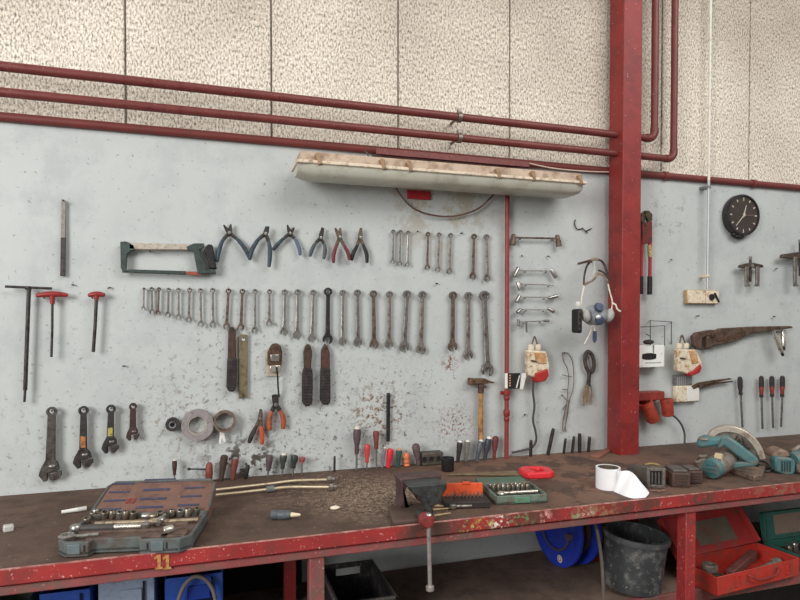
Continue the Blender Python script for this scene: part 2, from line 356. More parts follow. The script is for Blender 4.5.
MB().bx(0, ln, -.006, .156, -.008, .004).build('gasket_rim', M('cream_lamp_rim', (222, 206, 184), .6, 0, .1, 14, ((150, 120, 96), .35, 30)), lamp, bevel=.003)
dm = M('clouded_lamp_cover', (228, 226, 210), .28, 0, .05, 4, ((200, 196, 178), .35, 9), spec=.5)
pp = dm.node_tree.nodes['Principled BSDF']; pp.inputs['Transmission Weight'].default_value = .35
mb = MB(); dp = [(.002, -.004), (.15, -.004), (.144, -.03), (.115, -.050), (.075, -.055), (.035, -.051), (.006, -.038)]
dpe = [(y * .8 + .015, z * .75) for y, z in dp]
mb.loft([[Vector((.006, y, z)) for y, z in dpe], [Vector((.05, y, z)) for y, z in dp], [Vector((ln - .05, y, z)) for y, z in dp], [Vector((ln - .006, y, z)) for y, z in dpe]])
mb.build('diffuser', dm, lamp, smooth=60)
CLIP = M('tan_clip', (158, 128, 98), .6, 0, .15, 40, ((110, 84, 62), .35, 60))
for px in (309, 381, 408, 497, 532, 579):
    x = (W(px, 178, .2) - a).length
    mb = MB(); mb.prism([(x - .012, .022), (x - .004, .030), (x + .008, .028), (x + .014, -.006), (x + .004, -.014), (x - .002, .006)], -.010, .006); mb.build('clip', CLIP, lamp, bevel=.002)
for x in (.28, .82): MB().bx(x, x + .03, .06, .19, .038, .044).build('arm', COLRED, lamp)
fr = wf(375, 149, .06); bar_ = thing('angle_bar', 'red steel angle bar above the batten lamp on the wall', 'bar', fr)
p0 = fr(376, 148); p1 = fr(529, 159); q1 = fr(529, 167.5); q0 = fr(376, 155)
mb = MB(); mb.prism([(p0.x, p0.z), (p1.x, p0.z), (p1.x, q0.z), (q0.x, q0.z)], -.004, .002).bx(p0.x, p1.x, -.004, .06, q0.z, q0.z + .005); mb.build('bar', MAROON, bar_, bevel=.001)
mb = MB(); mb.tube([fr(365, 151, -.005), fr(368, 154, -.012), fr(369, 158, -.012), fr(366, 158, -.01)], .004, 8).tube([fr(372, 156, -.01), fr(379, 156, -.012), fr(380, 160, -.012)], .005, 8); mb.build('hook', DARKSTEEL, bar_, label='small dark hook')
fr = wf(419, 195, .006); tag(MB().box((0, 0, 0), (.103, .012, .036)).build('wall_plate', M('red_plate_paint', (176, 40, 48), .5, 0, .15, 14, ((120, 40, 40), .3, 30)), loc=fr.loc, bevel=.002), 'small red plate on the wall just below the lamp', 'plate')
fr = wf(396, 190, .024); tag(MB().tube(smoothpath([fr(395, 186, 0), fr(402, 197), fr(413, 208), fr(430, 214.5), (fr(450, 216.5)), fr(468, 213), fr(482, 206), fr(495, 193, 0)]), .0036, 8).build('cable', M('brown_cable', (104, 74, 64), .55), loc=fr.loc),
    'brown cable sagging in a loop under the batten lamp', 'cable')
fr = Fr((W(703, 297, .03).x, 0, W(703, 297, .0).z)); jb = thing('junction_box', 'cream rectangular junction box at the foot of the white conduit', 'junction box', fr)
c = lambda px, py, o=-.024: fr(px, py, o)
l, r_, t_, b_ = c(687, 297).x, c(719, 297).x, c(703, 290).z, c(703, 304).z; ms = l + (r_ - l) * .56
MB().bx(l, r_, -.022, -.001, b_, t_).build('box_body', M('tan_box_body', (178, 146, 104), .6, 0, .15, 30), jb, bevel=.004)
MB().bx(l + .002, ms, -.028, -.02, b_ + .003, t_ - .003).build('cover_plate', CREAM, jb, bevel=.003)
mb = MB(); mb.bx(ms + .004, r_ - .002, -.026, -.02, b_ + .003, t_ - .003); mb.build('socket_face', CREAM, jb, bevel=.002)
mb = MB(); mz = (b_ + t_) / 2
mb.lathe([(.016, 0), (.016, .006)], ((ms + r_) / 2 - .006, -.025, mz), (0, -1, 0)).tube([((ms + r_) / 2 + .012, -.028, mz + .02), ((ms + r_) / 2 + .022, -.03, mz), (r_ - .004, -.028, mz - .024)], .005, 8); mb.build('switch', BLACK, jb, label='dark switch knob and lever')

# ------------------------------------------------------------------ combination spanners on the wall
ORD = ['first', 'second', 'third', 'fourth', 'fifth', 'sixth', 'seventh', 'eighth', 'ninth', 'tenth', 'eleventh', 'twelfth', 'thirteenth', 'fourteenth', 'fifteenth', 'sixteenth', 'seventeenth',
       'eighteenth', 'nineteenth', 'twentieth', 'twenty-first', 'twenty-second', 'twenty-third', 'twenty-fourth', 'twenty-fifth']
def spanner(x0, y0, x1, y1, wd, mat, label, host, group, tilt=15, off=.016):
    """ring centre pixel, lower end pixel, head width in pixels"""
    fr = wf(x0, y0, off); e = fr(x1, y1); rh = wd * fr.s / 2 * .93; rr = rh * .80; Lc = math.hypot(e.x, e.z) - rh * .75
    th = max(.0035, rh * .32)
    root = thing('combination_spanner', label, 'spanner', fr, group, rot=(0, math.atan2(-e.x, -e.z), 0))
    mb = MB(); mb.ring(0, 0, rr, rr * .56, -th * .9, th * .9, 18); mb.build('ring_end', mat, root, bevel=th * .2, seg=1)
    w0, w1 = rh * .70, rh * .86
    zz = -rr * .8; z2 = -(Lc - rh * .75)
    mb = MB(); mb.prism([(-w0 * .62, zz), (-w0 / 2, zz - rr * .5), (-w1 / 2, z2 + rh * .7), (-w1 * .75, z2), (w1 * .75, z2), (w1 / 2, z2 + rh * .7), (w0 / 2, zz - rr * .5), (w0 * .62, zz)], -th * .6, th * .6)
    mb.build('shank', mat, root, bevel=th * .35, seg=2)
    mb = MB(); t = R(tilt); g = rh * .5; pts = []
    a0 = math.asin(g / rh)
    for i in range(21):
        a = a0 + (2 * math.pi - 2 * a0) * i / 20
        pts.append((rh * math.sin(a), -rh * math.cos(a)))
    pts += [(-g, -rh * .3), (-g * .8, rh * .22), (0, rh * .42), (g * .8, rh * .22), (g, -rh * .3)]
    ct, st = math.cos(t), math.sin(t)
    mb.prism([(x * ct - z * st, x * st + z * ct - Lc) for x, z in pts], -th * .75, th * .75); mb.build('open_end', mat, root, bevel=th * .18, seg=1)
    nail(x0, y0 - rr / fr.s * .55 * .6, host, .026)
    return root
CST, CDU, CBR, CDK, CGR = CHROME, STEEL, BROWNSTEEL, DARKSTEEL, M('greyish_steel', (136, 131, 126), .4, .7, .2, 40, ((86, 74, 64), .35, 50))
rowL = [(144, 289, 143.5, 310, 4, CDU), (151.7, 289, 152.2, 314, 5.5, CGR), (159, 289, 158, 314.5, 5, CBR), (168.6, 290, 168, 317, 6, CGR), (178.5, 290, 178.5, 319.5, 6, CST), (189.6, 290, 188.8, 322, 6.5, CDU),
        (200.5, 290.5, 201, 326.5, 6.5, CST), (212.6, 290.5, 213, 327, 7, CST), (228.5, 291, 226.5, 329, 7.5, CBR), (242.4, 291.5, 240.8, 330, 7.5, CBR), (255, 291.5, 254.8, 333, 7, CST), (269.5, 291.5, 269.2, 325.5, 6.5, CDU),
        (284.8, 292.5, 284, 335, 8.5, CST), (297.8, 292.5, 297, 338.5, 9, CST), (313.2, 292.8, 311.7, 341.5, 8.5, CST), (328, 291.8, 327.6, 343, 11, BLACK), (342.7, 293, 342.4, 345, 9, CST), (357.4, 293, 357.9, 346, 9.5, CGR),
        (373.4, 294, 374.2, 348, 10, CBR), (389.5, 294.5, 388.9, 347.5, 9.5, CDU), (407, 294.5, 404, 351, 11.2, CGR), (422.5, 295, 420.6, 353.5, 11, CDU), (453, 295.5, 452.4, 350.5, 11, CBR), (468.5, 296, 468, 359, 11, CDU), (484.3, 296, 487.6, 375, 14, CGR)]
look = {id(CST): 'bright', id(CDU): 'dull grey', id(CBR): 'rust-brown', id(CGR): 'dark grey', id(BLACK): 'blackened'}
for i, s_ in enumerate(rowL):
    size = 'tiny' if i < 4 else 'small' if i < 12 else 'long'
    n = ORD[i]; lab = '%s %s spanner, %s from the left in the long row of spanners' % (size, look[id(s_[5])], n)
    if i == 24: lab = 'largest grey spanner, at the right end of the long row beside the red pipe'
    spanner(*s_, lab, n + ' spanner in the long row', 'spanners in the long row', 15 if i % 3 else -15)
rowS = [(393.2, 231.5, 392.6, 263.5, 5.4, CGR), (400.3, 231.8, 399.6, 265.5, 5.4, CGR), (408.2, 232.5, 407.6, 266.5, 5.6, CST), (428, 234, 427.2, 269.5, 6, CBR), (439, 234.5, 437.8, 271.5, 6.2, CDU), (450.6, 235.2, 449.2, 273.5, 6.6, CDU), (474, 236.5, 472.8, 279, 7.6, CBR), (486.5, 237, 487.4, 281, 7.8, CDU)]
for i, s_ in enumerate(rowS):
    n = ORD[i]; spanner(*s_, '%s spanner, %s from the left in the short row under the lamp' % ('slim ' + look[id(s_[5])] if i < 6 else 'longer ' + look[id(s_[5])], n), n + ' spanner in the short row', 'small spanners under the lamp', 12 if i % 2 else -12)

# ------------------------------------------------------------------ pliers
def pliers(name, label, host, piv, jaws, grips, jw, gw, gmats, jmat, off=.022, group=None, nailpt=None):
    fr = wf(*piv, off); root = thing(name, label, 'pliers', fr, group)
    for k, (tip, w) in enumerate(jaws):
        p = fr(*tip); s = fr.s; mb = MB(); y = .0015 * (1 if k else -1)
        d = Vector((p.x, p.z)); n = Vector((-d.y, d.x)).normalized()
        mb.prism([tuple(-d * .25 + n * jw * s * .5), tuple(-d * .25 - n * jw * s * .5), tuple(d * .35 - n * jw * s * .5), tuple(d - n * w * s * .5), tuple(d + n * w * s * .5), tuple(d * .35 + n * jw * s * .5)], -.005 + y, .004 + y)
        mb.build('jaw', jmat, root, bevel=.0012, seg=1)
    for k, pts in enumerate(grips):
        P = smoothpath(fr.path([piv] + list(pts)), 5); m = len(P); s = fr.s
        mb = MB(); mb.tube(P[:max(4, m // 4) + 1], [jw * s * .42] * (max(4, m // 4) + 1), 8, sy=.6); mb.build('handle', jmat, root)
        q = P[max(4, m // 4):]; rr = [gw * s * .5 * (.8 + .3 * math.sin(math.pi * i / (len(q) - 1)) if i < len(q) - 1 else .7) for i in range(len(q))]
        mb = MB(); mb.tube(q, rr, 10, sy=.85); mb.build('grip', gmats[k], root)
    mb = MB(); mb.lathe([(jw * fr.s * .38, 0), (jw * fr.s * .36, .0025), (jw * fr.s * .2, .003)], (0, -.0075, 0), (0, -1, 0), 14); mb.build('pivot', CHROME, root)
    np_ = nailpt or (piv[0], piv[1] + 3); nail(np_[0], np_[1], host, .016)
    return root
GP = 'pliers hanging between hacksaw and small spanners'
pliers('circlip_pliers', 'open circlip pliers with spread points and blue-grey handles beside the hacksaw', 'open circlip pliers beside the hacksaw', (229.3, 233),
       [((223.5, 225), 1.2), ((231, 224), 1.2)], [[(222.5, 241), (218.6, 252), (217, 262)], [(238, 240), (245, 249), (250, 259)]], 4.2, 4, (TEALGRIP, TEALGRIP), DARKSTEEL, group=GP)
pliers('circlip_pliers', 'closed-point dark circlip pliers with blue-grey handles, second pliers from the hacksaw', 'second pliers from the hacksaw', (265.5, 234),
       [((266.5, 226.5), 2), ((268.5, 226.5), 2)], [[(258, 240), (252, 250), (249.5, 260)], [(269, 243), (270, 254), (269, 267)]], 4.6, 4.2, (TEALGRIP, TEALGRIP), DARKSTEEL, off=.03, group=GP)
pliers('circlip_pliers', 'open circlip pliers with right handle tinted by a pale blue glint, third pliers from the hacksaw', 'third pliers from the hacksaw', (290, 233.5),
       [((287.2, 225), 1.2), ((294.3, 227.5), 1.2)], [[(283, 239), (277, 245), (273, 250)], [(295.5, 240), (299, 248), (300.3, 255.5)]], 4, 3.6, (TEALGRIP, M('glint_tinted_grip', (88, 99, 122), .5, 0, .2, 40)), DARKSTEEL, group=GP)  # pale blue glint mixed into the colour of the dark grey right handle
pliers('long_nose_pliers', 'dark grey long-nosed pliers hanging between circlip pliers and red-handled pliers', 'dark grey long-nosed pliers', (320.6, 238),
       [((322, 227.5), 1.4), ((323.6, 228), 1.4)], [[(315, 244), (311.5, 251), (310, 256.5)], [(324.5, 245), (325, 252), (323.6, 259)]], 4, 3.6, (M('dark_slate_grip', (74, 82, 85), .5, 0, .2, 40), M('dark_slate_grip', (1, 1, 1))), DARKSTEEL, group=GP)
pliers('circlip_pliers', 'pliers with dark red handles and parted points in the pliers row', 'red-handled pliers', (339.6, 237.5),
       [((335, 228), 1.3), ((340.3, 228), 1.6)], [[(336, 247), (333.6, 255), (333.6, 263)], [(345, 247), (348.5, 254), (349.6, 260)]], 4.2, 3.7, (M('dark_red_grip', (104, 42, 48), .5), M('dark_red_grip', (104, 42, 48), .5)), BROWNSTEEL, off=.03, group=GP)
pliers('long_nose_pliers', 'dark pointed pliers, rightmost in the row of pliers', 'rightmost pliers of the pliers row', (360.2, 238),
       [((360.4, 228), 1.3), ((361.4, 228), 1.3)], [[(356.5, 247), (353, 254), (351.6, 260.5)], [(363.6, 246), (366.5, 254), (367, 263)]], 4.2, 3.7, (BLACK, BLACK), BROWNSTEEL, group=GP)
pliers('cutting_pliers', 'pliers with one dark and one bright orange handle below the rusty flat bars', 'pliers with one orange handle', (260.2, 418.5),
       [((260.6, 409), 2), ((261.6, 409.5), 1.6)], [[(255.5, 428), (251.5, 436), (249, 443)], [(261.2, 428), (262.2, 437), (262, 444.5)]], 4.4, 4.4, (RUBBER, M('worn_orange_grip', (196, 84, 50), .5, 0, .15, 40, ((130, 66, 46), .35, 70))), BROWNSTEEL, off=.022)
pliers('combination_pliers', 'square-nosed pliers with two rusty orange handles under the small chrome tool', 'pliers with two orange handles', (275.6, 404.5),
       [((273.8, 394.5), 4.2), ((276.4, 394.5), 4.2)], [[(271, 413), (269.4, 422), (269.6, 430.5)], [(281, 412), (283.4, 420), (282.8, 429)]], 5.4, 5, (ORANGE, ORANGE), DARKSTEEL, off=.022)

# ------------------------------------------------------------------ hacksaw
fr = wf(170, 258, .026); hs = thing('hacksaw', 'hacksaw with pale top tube and black grip hanging on the wall', 'hacksaw', fr)
P = lambda pts, do=0: fr.xz(pts, do)
MB().prism(P([(129, 243.4), (190, 244.2), (190, 250.2), (129, 249.6)]), -.009, .009).build('frame_tube', M('pale_saw_tube', (196, 186, 172), .4, .4, .12, 30, ((140, 110, 90), .3, 50)), hs, bevel=.003)
MB().prism(P([(120.5, 242), (126, 241.5), (134, 245), (136, 250.5), (131, 251), (127.5, 254), (126.5, 269), (129, 272), (123, 272), (121, 268)]), -.009, .009).build('front_bracket', GREENCAST, hs, bevel=.002)
MB().prism(P([(186, 247), (194, 243.6), (204, 243.6), (204.6, 247.5), (199.5, 250), (202.5, 266), (205, 270), (215.5, 269.5), (216, 273.5), (198, 274), (196.5, 268), (193.5, 252), (188, 250.5)]), -.010, .010).build('rear_bracket', GREENCAST, hs, bevel=.002)
MB().prism(P([(203.8, 249), (208, 244.4), (212.5, 245), (214, 252), (215, 260), (217, 269.5), (209, 269), (208, 262), (206.4, 256)]), -.013, .013).build('grip', BLACK, hs, bevel=.005)
MB().prism(P([(122, 270.5), (216, 271.8), (216, 274.6), (122, 273)]), -.002, .002).build('blade', STEEL, hs)
MB().prism(P([(183, 271.6), (201, 272), (201, 275.4), (183, 274.6)]), -.005, .005).build('blade_holder', M('red_brown_paint', (150, 78, 62), .5, 0, .2, 40), hs, bevel=.001)
MB().bar(P([(128, 271)])[0], P([(186, 273)])[0], .012, .014, -.006, .006).build('blade_guard', GREENCAST, hs, bevel=.002)
nail(150, 251.5, 'hacksaw', .045)

# ------------------------------------------------------------------ file and T-handled tools
fr = wf(63, 238, .012); f_ = thing('flat_file', 'slim flat file hanging alone at the upper left of the wall', 'file', fr)
MB().prism(fr.xz([(61.6, 199), (65.6, 201), (65.7, 238), (61, 238)]), -.003, .003).build('smooth_blade', CGR, f_, bevel=.001)
MB().prism(fr.xz([(61, 238), (65.7, 238), (65.3, 276), (60.4, 276)]), -.0045, .0045).build('cut_blade', DARKSTEEL, f_, bevel=.001)
nail(63.5, 200.5, 'slim flat file')
fr = wf(28.5, 288, .03); t_ = thing('t_handle_key', 'long dark steel T-handled key hanging leftmost on the wall', 'T-handle key', fr)
MB().tube([fr(5.2, 286.5), fr(52, 288.5)], .0046, 10).build('cross_bar', DARKSTEEL, t_)
MB().tube(fr.path([(29, 288), (27.2, 335), (25.2, 390)]), .0066, 10).tube(fr.path([(25.2, 389), (24.4, 402)]), .0042, 8).lathe([(.009, -.006), (.009, .006)], (0, 0, 0), (0, 0, 1)).build('shaft', DARKSTEEL, t_)
nail(26, 288.8, 'long dark T-handled key', .04)
def redt(name, label, host, hx0, hx1, hy, cx, cy, ex, ey, r, mat):
    fr = wf(cx, hy, .032); t = thing(name, label, 'T-handle key', fr, 'red T-handled keys'); a = fr(hx0, hy + 1); b = fr(hx1, hy + .6); m = fr((hx0 + hx1) / 2, hy - .4)
    pts = smoothpath([a, (a + m) / 2 + Vector((0, 0, .001)), m, (b + m) / 2 + Vector((0, 0, .001)), b], 5); n = len(pts)
    MB().tube(pts, [.0050 + .0054 * math.sin(math.pi * i / (n - 1)) ** .7 for i in range(n)], 12, sy=.9).build('handle', M('dark_red_handle', (144, 45, 42), .4, 0, .15, 40, ((110, 40, 38), .3, 50)), t)
    p = fr(cx, cy); MB().tube([m, p], [.0085, .0075], 12).build('collar', M('dark_red_handle', (1, 1, 1)), t)
    MB().tube([p, fr((p.x * 0 + cx + ex) / 2 + .3, (cy + ey) / 2), fr(ex, ey)], r, 10).build('shaft', mat, t); nail(hx0 + (hx1 - hx0) * .25, hy + 3.2, host, .045)
redt('t_handle_key', 'red T-handled key with wide grip and straight thin shaft', 'wide red T-handled key', 36, 68, 294.6, 52.4, 304, 51.4, 357, .0042, DARKSTEEL)
redt('t_handle_key', 'red T-handled key with short grip and slightly bent shaft', 'short red T-handled key', 88, 105, 294.6, 96.4, 300, 93.3, 352, .0058, DARKSTEEL)

# ------------------------------------------------------------------ adjustable spanners
def adjustable(label, host, top, bot, rt, w0, w1, hw, mat, spot=None, open_=3.0):
    fr = wf(*top, .026); e = fr(*bot); s = fr.s; Ln = math.hypot(e.x, e.z); hwm = hw * s
    root = thing('adjustable_spanner', label, 'adjustable spanner', fr, 'adjustable spanners on the wall', rot=(0, math.atan2(-e.x, -e.z), 0))
    r = rt * s; a = w0 * s / 2; b = w1 * s / 2; zh = -(Ln - hwm * .95); th = .007
    mb = MB(); mb.ring(0, 0, r, r * .5, -th, th, 18); mb.prism([(-a, -r * .75), (-b, zh), (b, zh), (a, -r * .75)], -th * .8, th * .8); mb.build('handle', mat, root, bevel=.002)
    # fixed jaw: neck flaring into the head with the long jaw on one side
    mb = MB(); mb.prism([(-b, zh + hwm * .15), (-hwm * .42, zh - hwm * .28), (-hwm * .5, zh - hwm * .62), (-hwm * .26, -Ln), (-hwm * .1, -Ln + hwm * .05), (-hwm * .12, zh - hwm * .5), (hwm * .1, zh - hwm * .42), (hwm * .42, zh - hwm * .34), (hwm * .36, zh - hwm * .06), (b, zh + hwm * .15)], -th, th)
    mb.build('fixed_jaw', mat, root, bevel=.002)
    o = open_ * s
    mb = MB(); mb.prism([(-hwm * .12 + o, zh - hwm * .52), (hwm * .5, zh - hwm * .4), (hwm * .52, zh - hwm * .62), (hwm * .3, -Ln + hwm * .06), (-hwm * .10 + o, -Ln + hwm * .1)], -th * .8, th * .8); mb.build('sliding_jaw', mat, root, bevel=.002)
    mb = MB(); mb.lathe([(hwm * .1, -hwm * .14), (hwm * .12, -hwm * .1), (hwm * .12, hwm * .1), (hwm * .1, hwm * .14)], (hwm * .1, -th * .5, zh - hwm * .18), (1, 0, 0)); mb.build('knurled_screw', CGR, root)
    if spot: MB().prism([(-a * .8, zh * .62), (-a * .8, zh * .9), (a * .8, zh * .9), (a * .8, zh * .62)], -th * .8 - .001, 0).build('paint_mark', spot, root)
    nail(top[0], top[1] - .8, host, .04)
YEL = M('yellow_paint_mark', (186, 172, 84), .6, 0, .2, 60, ((90, 80, 60), .45, 60)); ORM = M('orange_paint_mark', (196, 122, 66), .6, 0, .2, 60, ((84, 66, 56), .45, 60))
adjustable('largest dark adjustable spanner at the left end of the four', 'largest adjustable spanner', (51.8, 411.5), (50, 481.5), 4.8, 7, 8.6, 20, M('dark_grey_steel', (96, 91, 86), .42, .6, .25, 40, ((62, 54, 48), .4, 50)), None, 2)
adjustable('dark adjustable spanner with an orange mark above its jaws', 'adjustable spanner with orange mark', (83.6, 410.5), (83, 468.5), 4.6, 5.6, 7, 18, DARKSTEEL, ORM, 4)
adjustable('dark adjustable spanner with a yellow mark along its handle', 'adjustable spanner with yellow mark', (111, 409), (110, 453.5), 4.4, 5.4, 6.6, 15.5, DARKSTEEL, YEL, 3)
adjustable('smallest reddish-brown adjustable spanner at the right end of the four', 'smallest adjustable spanner', (133, 406.5), (132.6, 440.5), 3.6, 5.4, 6, 12, M('red_brown_steel', (76, 56, 52), .6, .3, .25, 40, ((60, 44, 42), .4, 60)), None, 2.5)

# ------------------------------------------------------------------ brushes, bars, rings
def brush(label, host, pts_top, pts_low, nailp, mat1, mat2):
    fr = wf(*nailp, .018); b = thing('wire_brush', label, 'brush', fr, 'dark brushes and rasps on the wall')
    MB().prism(fr.xz(pts_top), -.009, .009).build('handle', mat1, b, bevel=.004); MB().prism(fr.xz(pts_low), -.013, .013).build('bristle_block', mat2, b, bevel=.005)
    mb = MB(); y0 = fr.xz(pts_low); zt = max(z for x, z in y0); zb = min(z for x, z in y0); xa = min(x for x, z in y0); xb = max(x for x, z in y0)
    n = 12
    for i in range(n):
        z = zt - .012 + (zb - zt + .022) * i / (n - 1); mb.bx(xa + .004, xb - .004, -.0165, -.012, z - .0022, z + .0022)
    mb.build('bristle_rows', RUBBER, b); nail(*nailp, host, .034)
brush('dark brown brush with rounded end hanging beside the pale flat steel bar', 'brush beside the pale flat bar', [(229.5, 327), (233, 326.5), (235.6, 331), (236, 360), (227.6, 360), (228.4, 331)], [(227.3, 358), (236.8, 358), (236.4, 386), (234, 391.5), (229, 391.5), (226.3, 387)], (232.2, 329.5), DWOOD, RUBBER)
brush('brown waisted brush, left one of the pair below the long spanner row', 'left brush of the pair', [(305, 346), (307.5, 343.6), (310.5, 346), (312, 352), (310.6, 369), (304, 369), (303.4, 352)], [(304, 367), (311, 367), (312.6, 374), (312.2, 402), (309, 406), (305, 406), (302, 402), (302, 374)], (307.5, 349), DWOOD, RUBBER)
brush('brown straight brush with pointed top, right one of the pair below the spanner row', 'right brush of the pair', [(324.8, 343), (328, 348), (329.6, 353), (329.6, 370), (320.8, 370), (321.2, 350)], [(320.6, 368), (330, 368), (330.2, 400), (328, 404.5), (322.5, 404.5), (320, 400)], (325, 348.5), M('red_brown_wood', (88, 58, 50), .7, 0, .25, 30, ((56, 40, 36), .45, 40)), RUBBER)
fr = wf(243.4, 339, .012); b_ = thing('flat_bar', 'pale yellowish flat steel bar with a round hole at its top', 'steel bar', fr)
mb = MB(); p = fr.xz([(239, 335.5), (240.5, 334.4), (246.4, 334.4), (247.8, 335.5), (247.4, 398.5), (245.2, 398.5), (243.2, 394), (241.2, 398.5), (238.8, 398.5)]); mb.prism(p, -.003, .003)
mb.build('blade', M('yellowed_steel', (138, 126, 98), .5, .4, .2, 40, ((98, 84, 62), .45, 40)), b_, bevel=.001)
MB().ring(0, 0, .0095, .006, -.0042, -.002, 16).build('hole_rim', CHROME, b_); MB().lathe([(.006, 0), (.006, .0005)], (0, -.0032, 0), (0, -1, 0)).build('hole', WHITE, b_)
nail(243.4, 338, 'pale flat steel bar', .02)
fr = wf(388.3, 395, .012); tag(MB().prism(fr.xz([(386.8, 393), (389.9, 393), (389.6, 441.5), (386.5, 441.5)]), -.006, .006).build('steel_strip', BLACK, loc=fr.loc, bevel=.0015), 'black flat steel strip hanging alone above the red-handled screwdrivers', 'steel bar')
nail(388.3, 394.2, 'black flat steel strip', .02)
fr = wf(274, 352, .02); k = thing('gauge_tool', 'small chrome and rust-brown tool on a pale plate with a dark cord', 'tool', fr)
MB().prism(fr.xz([(266, 351), (268, 349), (279, 349), (281, 351), (281, 376.4), (266, 376.4)]), .012, .016).build('backing_plate', M('pale_card', (196, 186, 170), .6, 0, .1, 40, ((150, 130, 110), .3, 60)), k)
MB().prism(fr.xz([(267.5, 365), (267.5, 353), (269.5, 348), (272, 343.8), (277, 343), (280.6, 346), (282, 352), (281.5, 364), (279.5, 367)]), -.016, .012).build('case', RUST, k, bevel=.006)
MB().bx(*[fr(268.3, 0).x, fr(277.5, 0).x], -.022, -.015, fr(273, 361.5).z, fr(273, 354).z).build('chrome_face', CHROME, k, bevel=.003)
MB().bx(*[fr(268, 0).x, fr(278.5, 0).x], -.018, .011, fr(273, 372).z, fr(273, 365).z).build('lower_block', M('bright_chrome', (214, 208, 196), .25, .8, .15, 40, ((120, 100, 84), .3, 50)), k, bevel=.003)
MB().tube(smoothpath(fr.path([(276.4, 367, -.02), (277.6, 376, -.016), (278, 386, -.008), (279, 397, -.004)])), .0034, 8).build('cord', BLACK, k)
nail(275.5, 347, 'small chrome tool with cord', .045)
fr = wf(172.6, 424.2, .016); t = thing('small_tape_ring', 'small dark ring with pale core, leftmost of the three rings', 'ring', fr)
s = fr.s; MB().ring(0, 0, 6.6 * s, 3.6 * s, -.014, .014, 24).build('outer_ring', RUBBER, t, bevel=.002); MB().ring(0, 0, 3.6 * s, 2.3 * s, -.015, .012, 20).build('core', GREY, t, bevel=.001); nail(172.6, 422.4, 'small dark ring', .04)
fr = wf(197.6, 424.8, .018); t = thing('tape_roll', 'large lavender-grey tape roll hanging in the middle of the three rings', 'tape roll', fr)
s = fr.s; TAPE = M('lavender_grey_tape', (150, 142, 142), .5, 0, .1, 30, ((112, 100, 96), .35, 40))
MB().ring(0, 0, 15.4 * s, 9.4 * s, -.016, .016, 36).build('tape', TAPE, t, bevel=.002); MB().ring(0, 0, 9.4 * s, 8.6 * s, -.0165, .0165, 32).build('core', M('pale_core', (172, 164, 152), .6), t); nail(197.6, 417, 'large tape roll', .045)
fr = wf(224.6, 421.2, .022); t = thing('hose_clamp', 'thin brown ring with a pale tail, rightmost of the three rings', 'ring', fr)
s = fr.s; MB().ring(0, 0, 10.6 * s, 8.8 * s, -.02, .02, 32).build('band', M('brown_band', (126, 106, 94), .5, .2, .2, 40, ((88, 68, 58), .4, 50)), t)
mb = MB(); mb.prism(fr.xz([(220, 430.5), (224.5, 431.5), (224.6, 436), (226, 441), (223.6, 442), (222, 437.5), (221, 443.5), (218.6, 443), (219.6, 436)]), -.008, -.004); mb.build('tail', WHITE, t, bevel=.001); nail(224.6, 413.6, 'thin brown ring', .05)

# ------------------------------------------------------------------ hammer
fr = wf(481, 382, .026); h = thing('hammer', 'hammer with pale wooden handle hanging head-up on the wall', 'hammer', fr); s = fr.s
HEAD = M('rusty_hammer_head', (124, 98, 80), .5, .5, .2, 40, ((84, 60, 46), .45, 50))
mb = MB(); a = fr(468.6, 381.5); mb.loft([[Vector((x, y * w, zc + z * w)) for y, z in ((-.012, -.012), (.012, -.012), (.012, .012), (-.012, .012))] for x, w, zc in ((a.x, 1.25, a.z), (a.x + .014, 1.3, a.z), (a.x + .02, .95, a.z), (fr(477, 0).x, 1.0, a.z + .001), (fr(485, 0).x, 1.0, a.z), (fr(490, 0).x, .5, fr(490, 381.8).z), (fr(495.4, 0).x, .22, fr(495.4, 382.6).z))])
mb.build('head', HEAD, h, bevel=.003)
MB().tube(fr.path([(481, 384), (480.9, 393)]), [.0125, .0135], 12, sy=.9).build('socket', RUST, h)
MB().tube(fr.path([(480.9, 388), (480.7, 400), (480.6, 425), (480.8, 440.5)]), [.0115, .0105, .0125, .0125], 12, sy=.8).build('handle', WOOD, h)
nail(476.5, 387, 'hammer', .03); nail(485.6, 387, 'hammer', .03)

# ------------------------------------------------------------------ swivel socket spanners
def swivel(label, host, a, b, socks, r, mat, lobe=None):
    m = ((a[0] + b[0]) / 2, (a[1] + b[1]) / 2); fr = wf(*m, .026); t = thing('swivel_spanner', label, 'socket spanner', fr, 'swivel-ended socket spanners beside the pipe')
    MB().tube([fr(*a), fr(*b)], r, 10).build('bar', mat, t)
    for (p, q, w0, w1) in socks:
        p = fr(*p); q = fr(*q); d = q - p; s = fr.s
        MB().lathe([(w0 * s * .35, -.004), (w0 * s * .5, 0), (w0 * s * .5, d.length * .4), (w1 * s * .5, d.length * .5), (w1 * s * .5, d.length), (w1 * s * .32, d.length), (w1 * s * .3, d.length * .7)], p, d, 14).build('socket', mat, t)
    nail(a[0] + 5, a[1] + 1.6, host, .04); nail(b[0] - 5, b[1] + 1.6, host, .04)
swivel('long brownish swivel socket spanner with two wide sockets, topmost of the six', 'topmost swivel spanner', (515, 237.6), (557, 238.4), [((513.4, 235), (512.6, 245), 4.4, 5.6), ((557.2, 235.6), (559, 246.5), 4.4, 5.6)], .0042, BROWNSTEEL)
swivel('bright swivel spanner with two slanting sockets, second from the top', 'second swivel spanner', (520, 270.4), (551, 270.7), [((518, 268), (514.2, 276.5), 3.8, 4.4), ((551, 269.8), (556, 277.6), 3.8, 4.4)], .0034, CHROME)
swivel('bright swivel spanner with one socket only at its left end, third from the top', 'third swivel spanner', (521, 283.7), (553.4, 285), [((517.8, 282.6), (520.4, 290), 3.8, 4.4)], .003, CHROME)
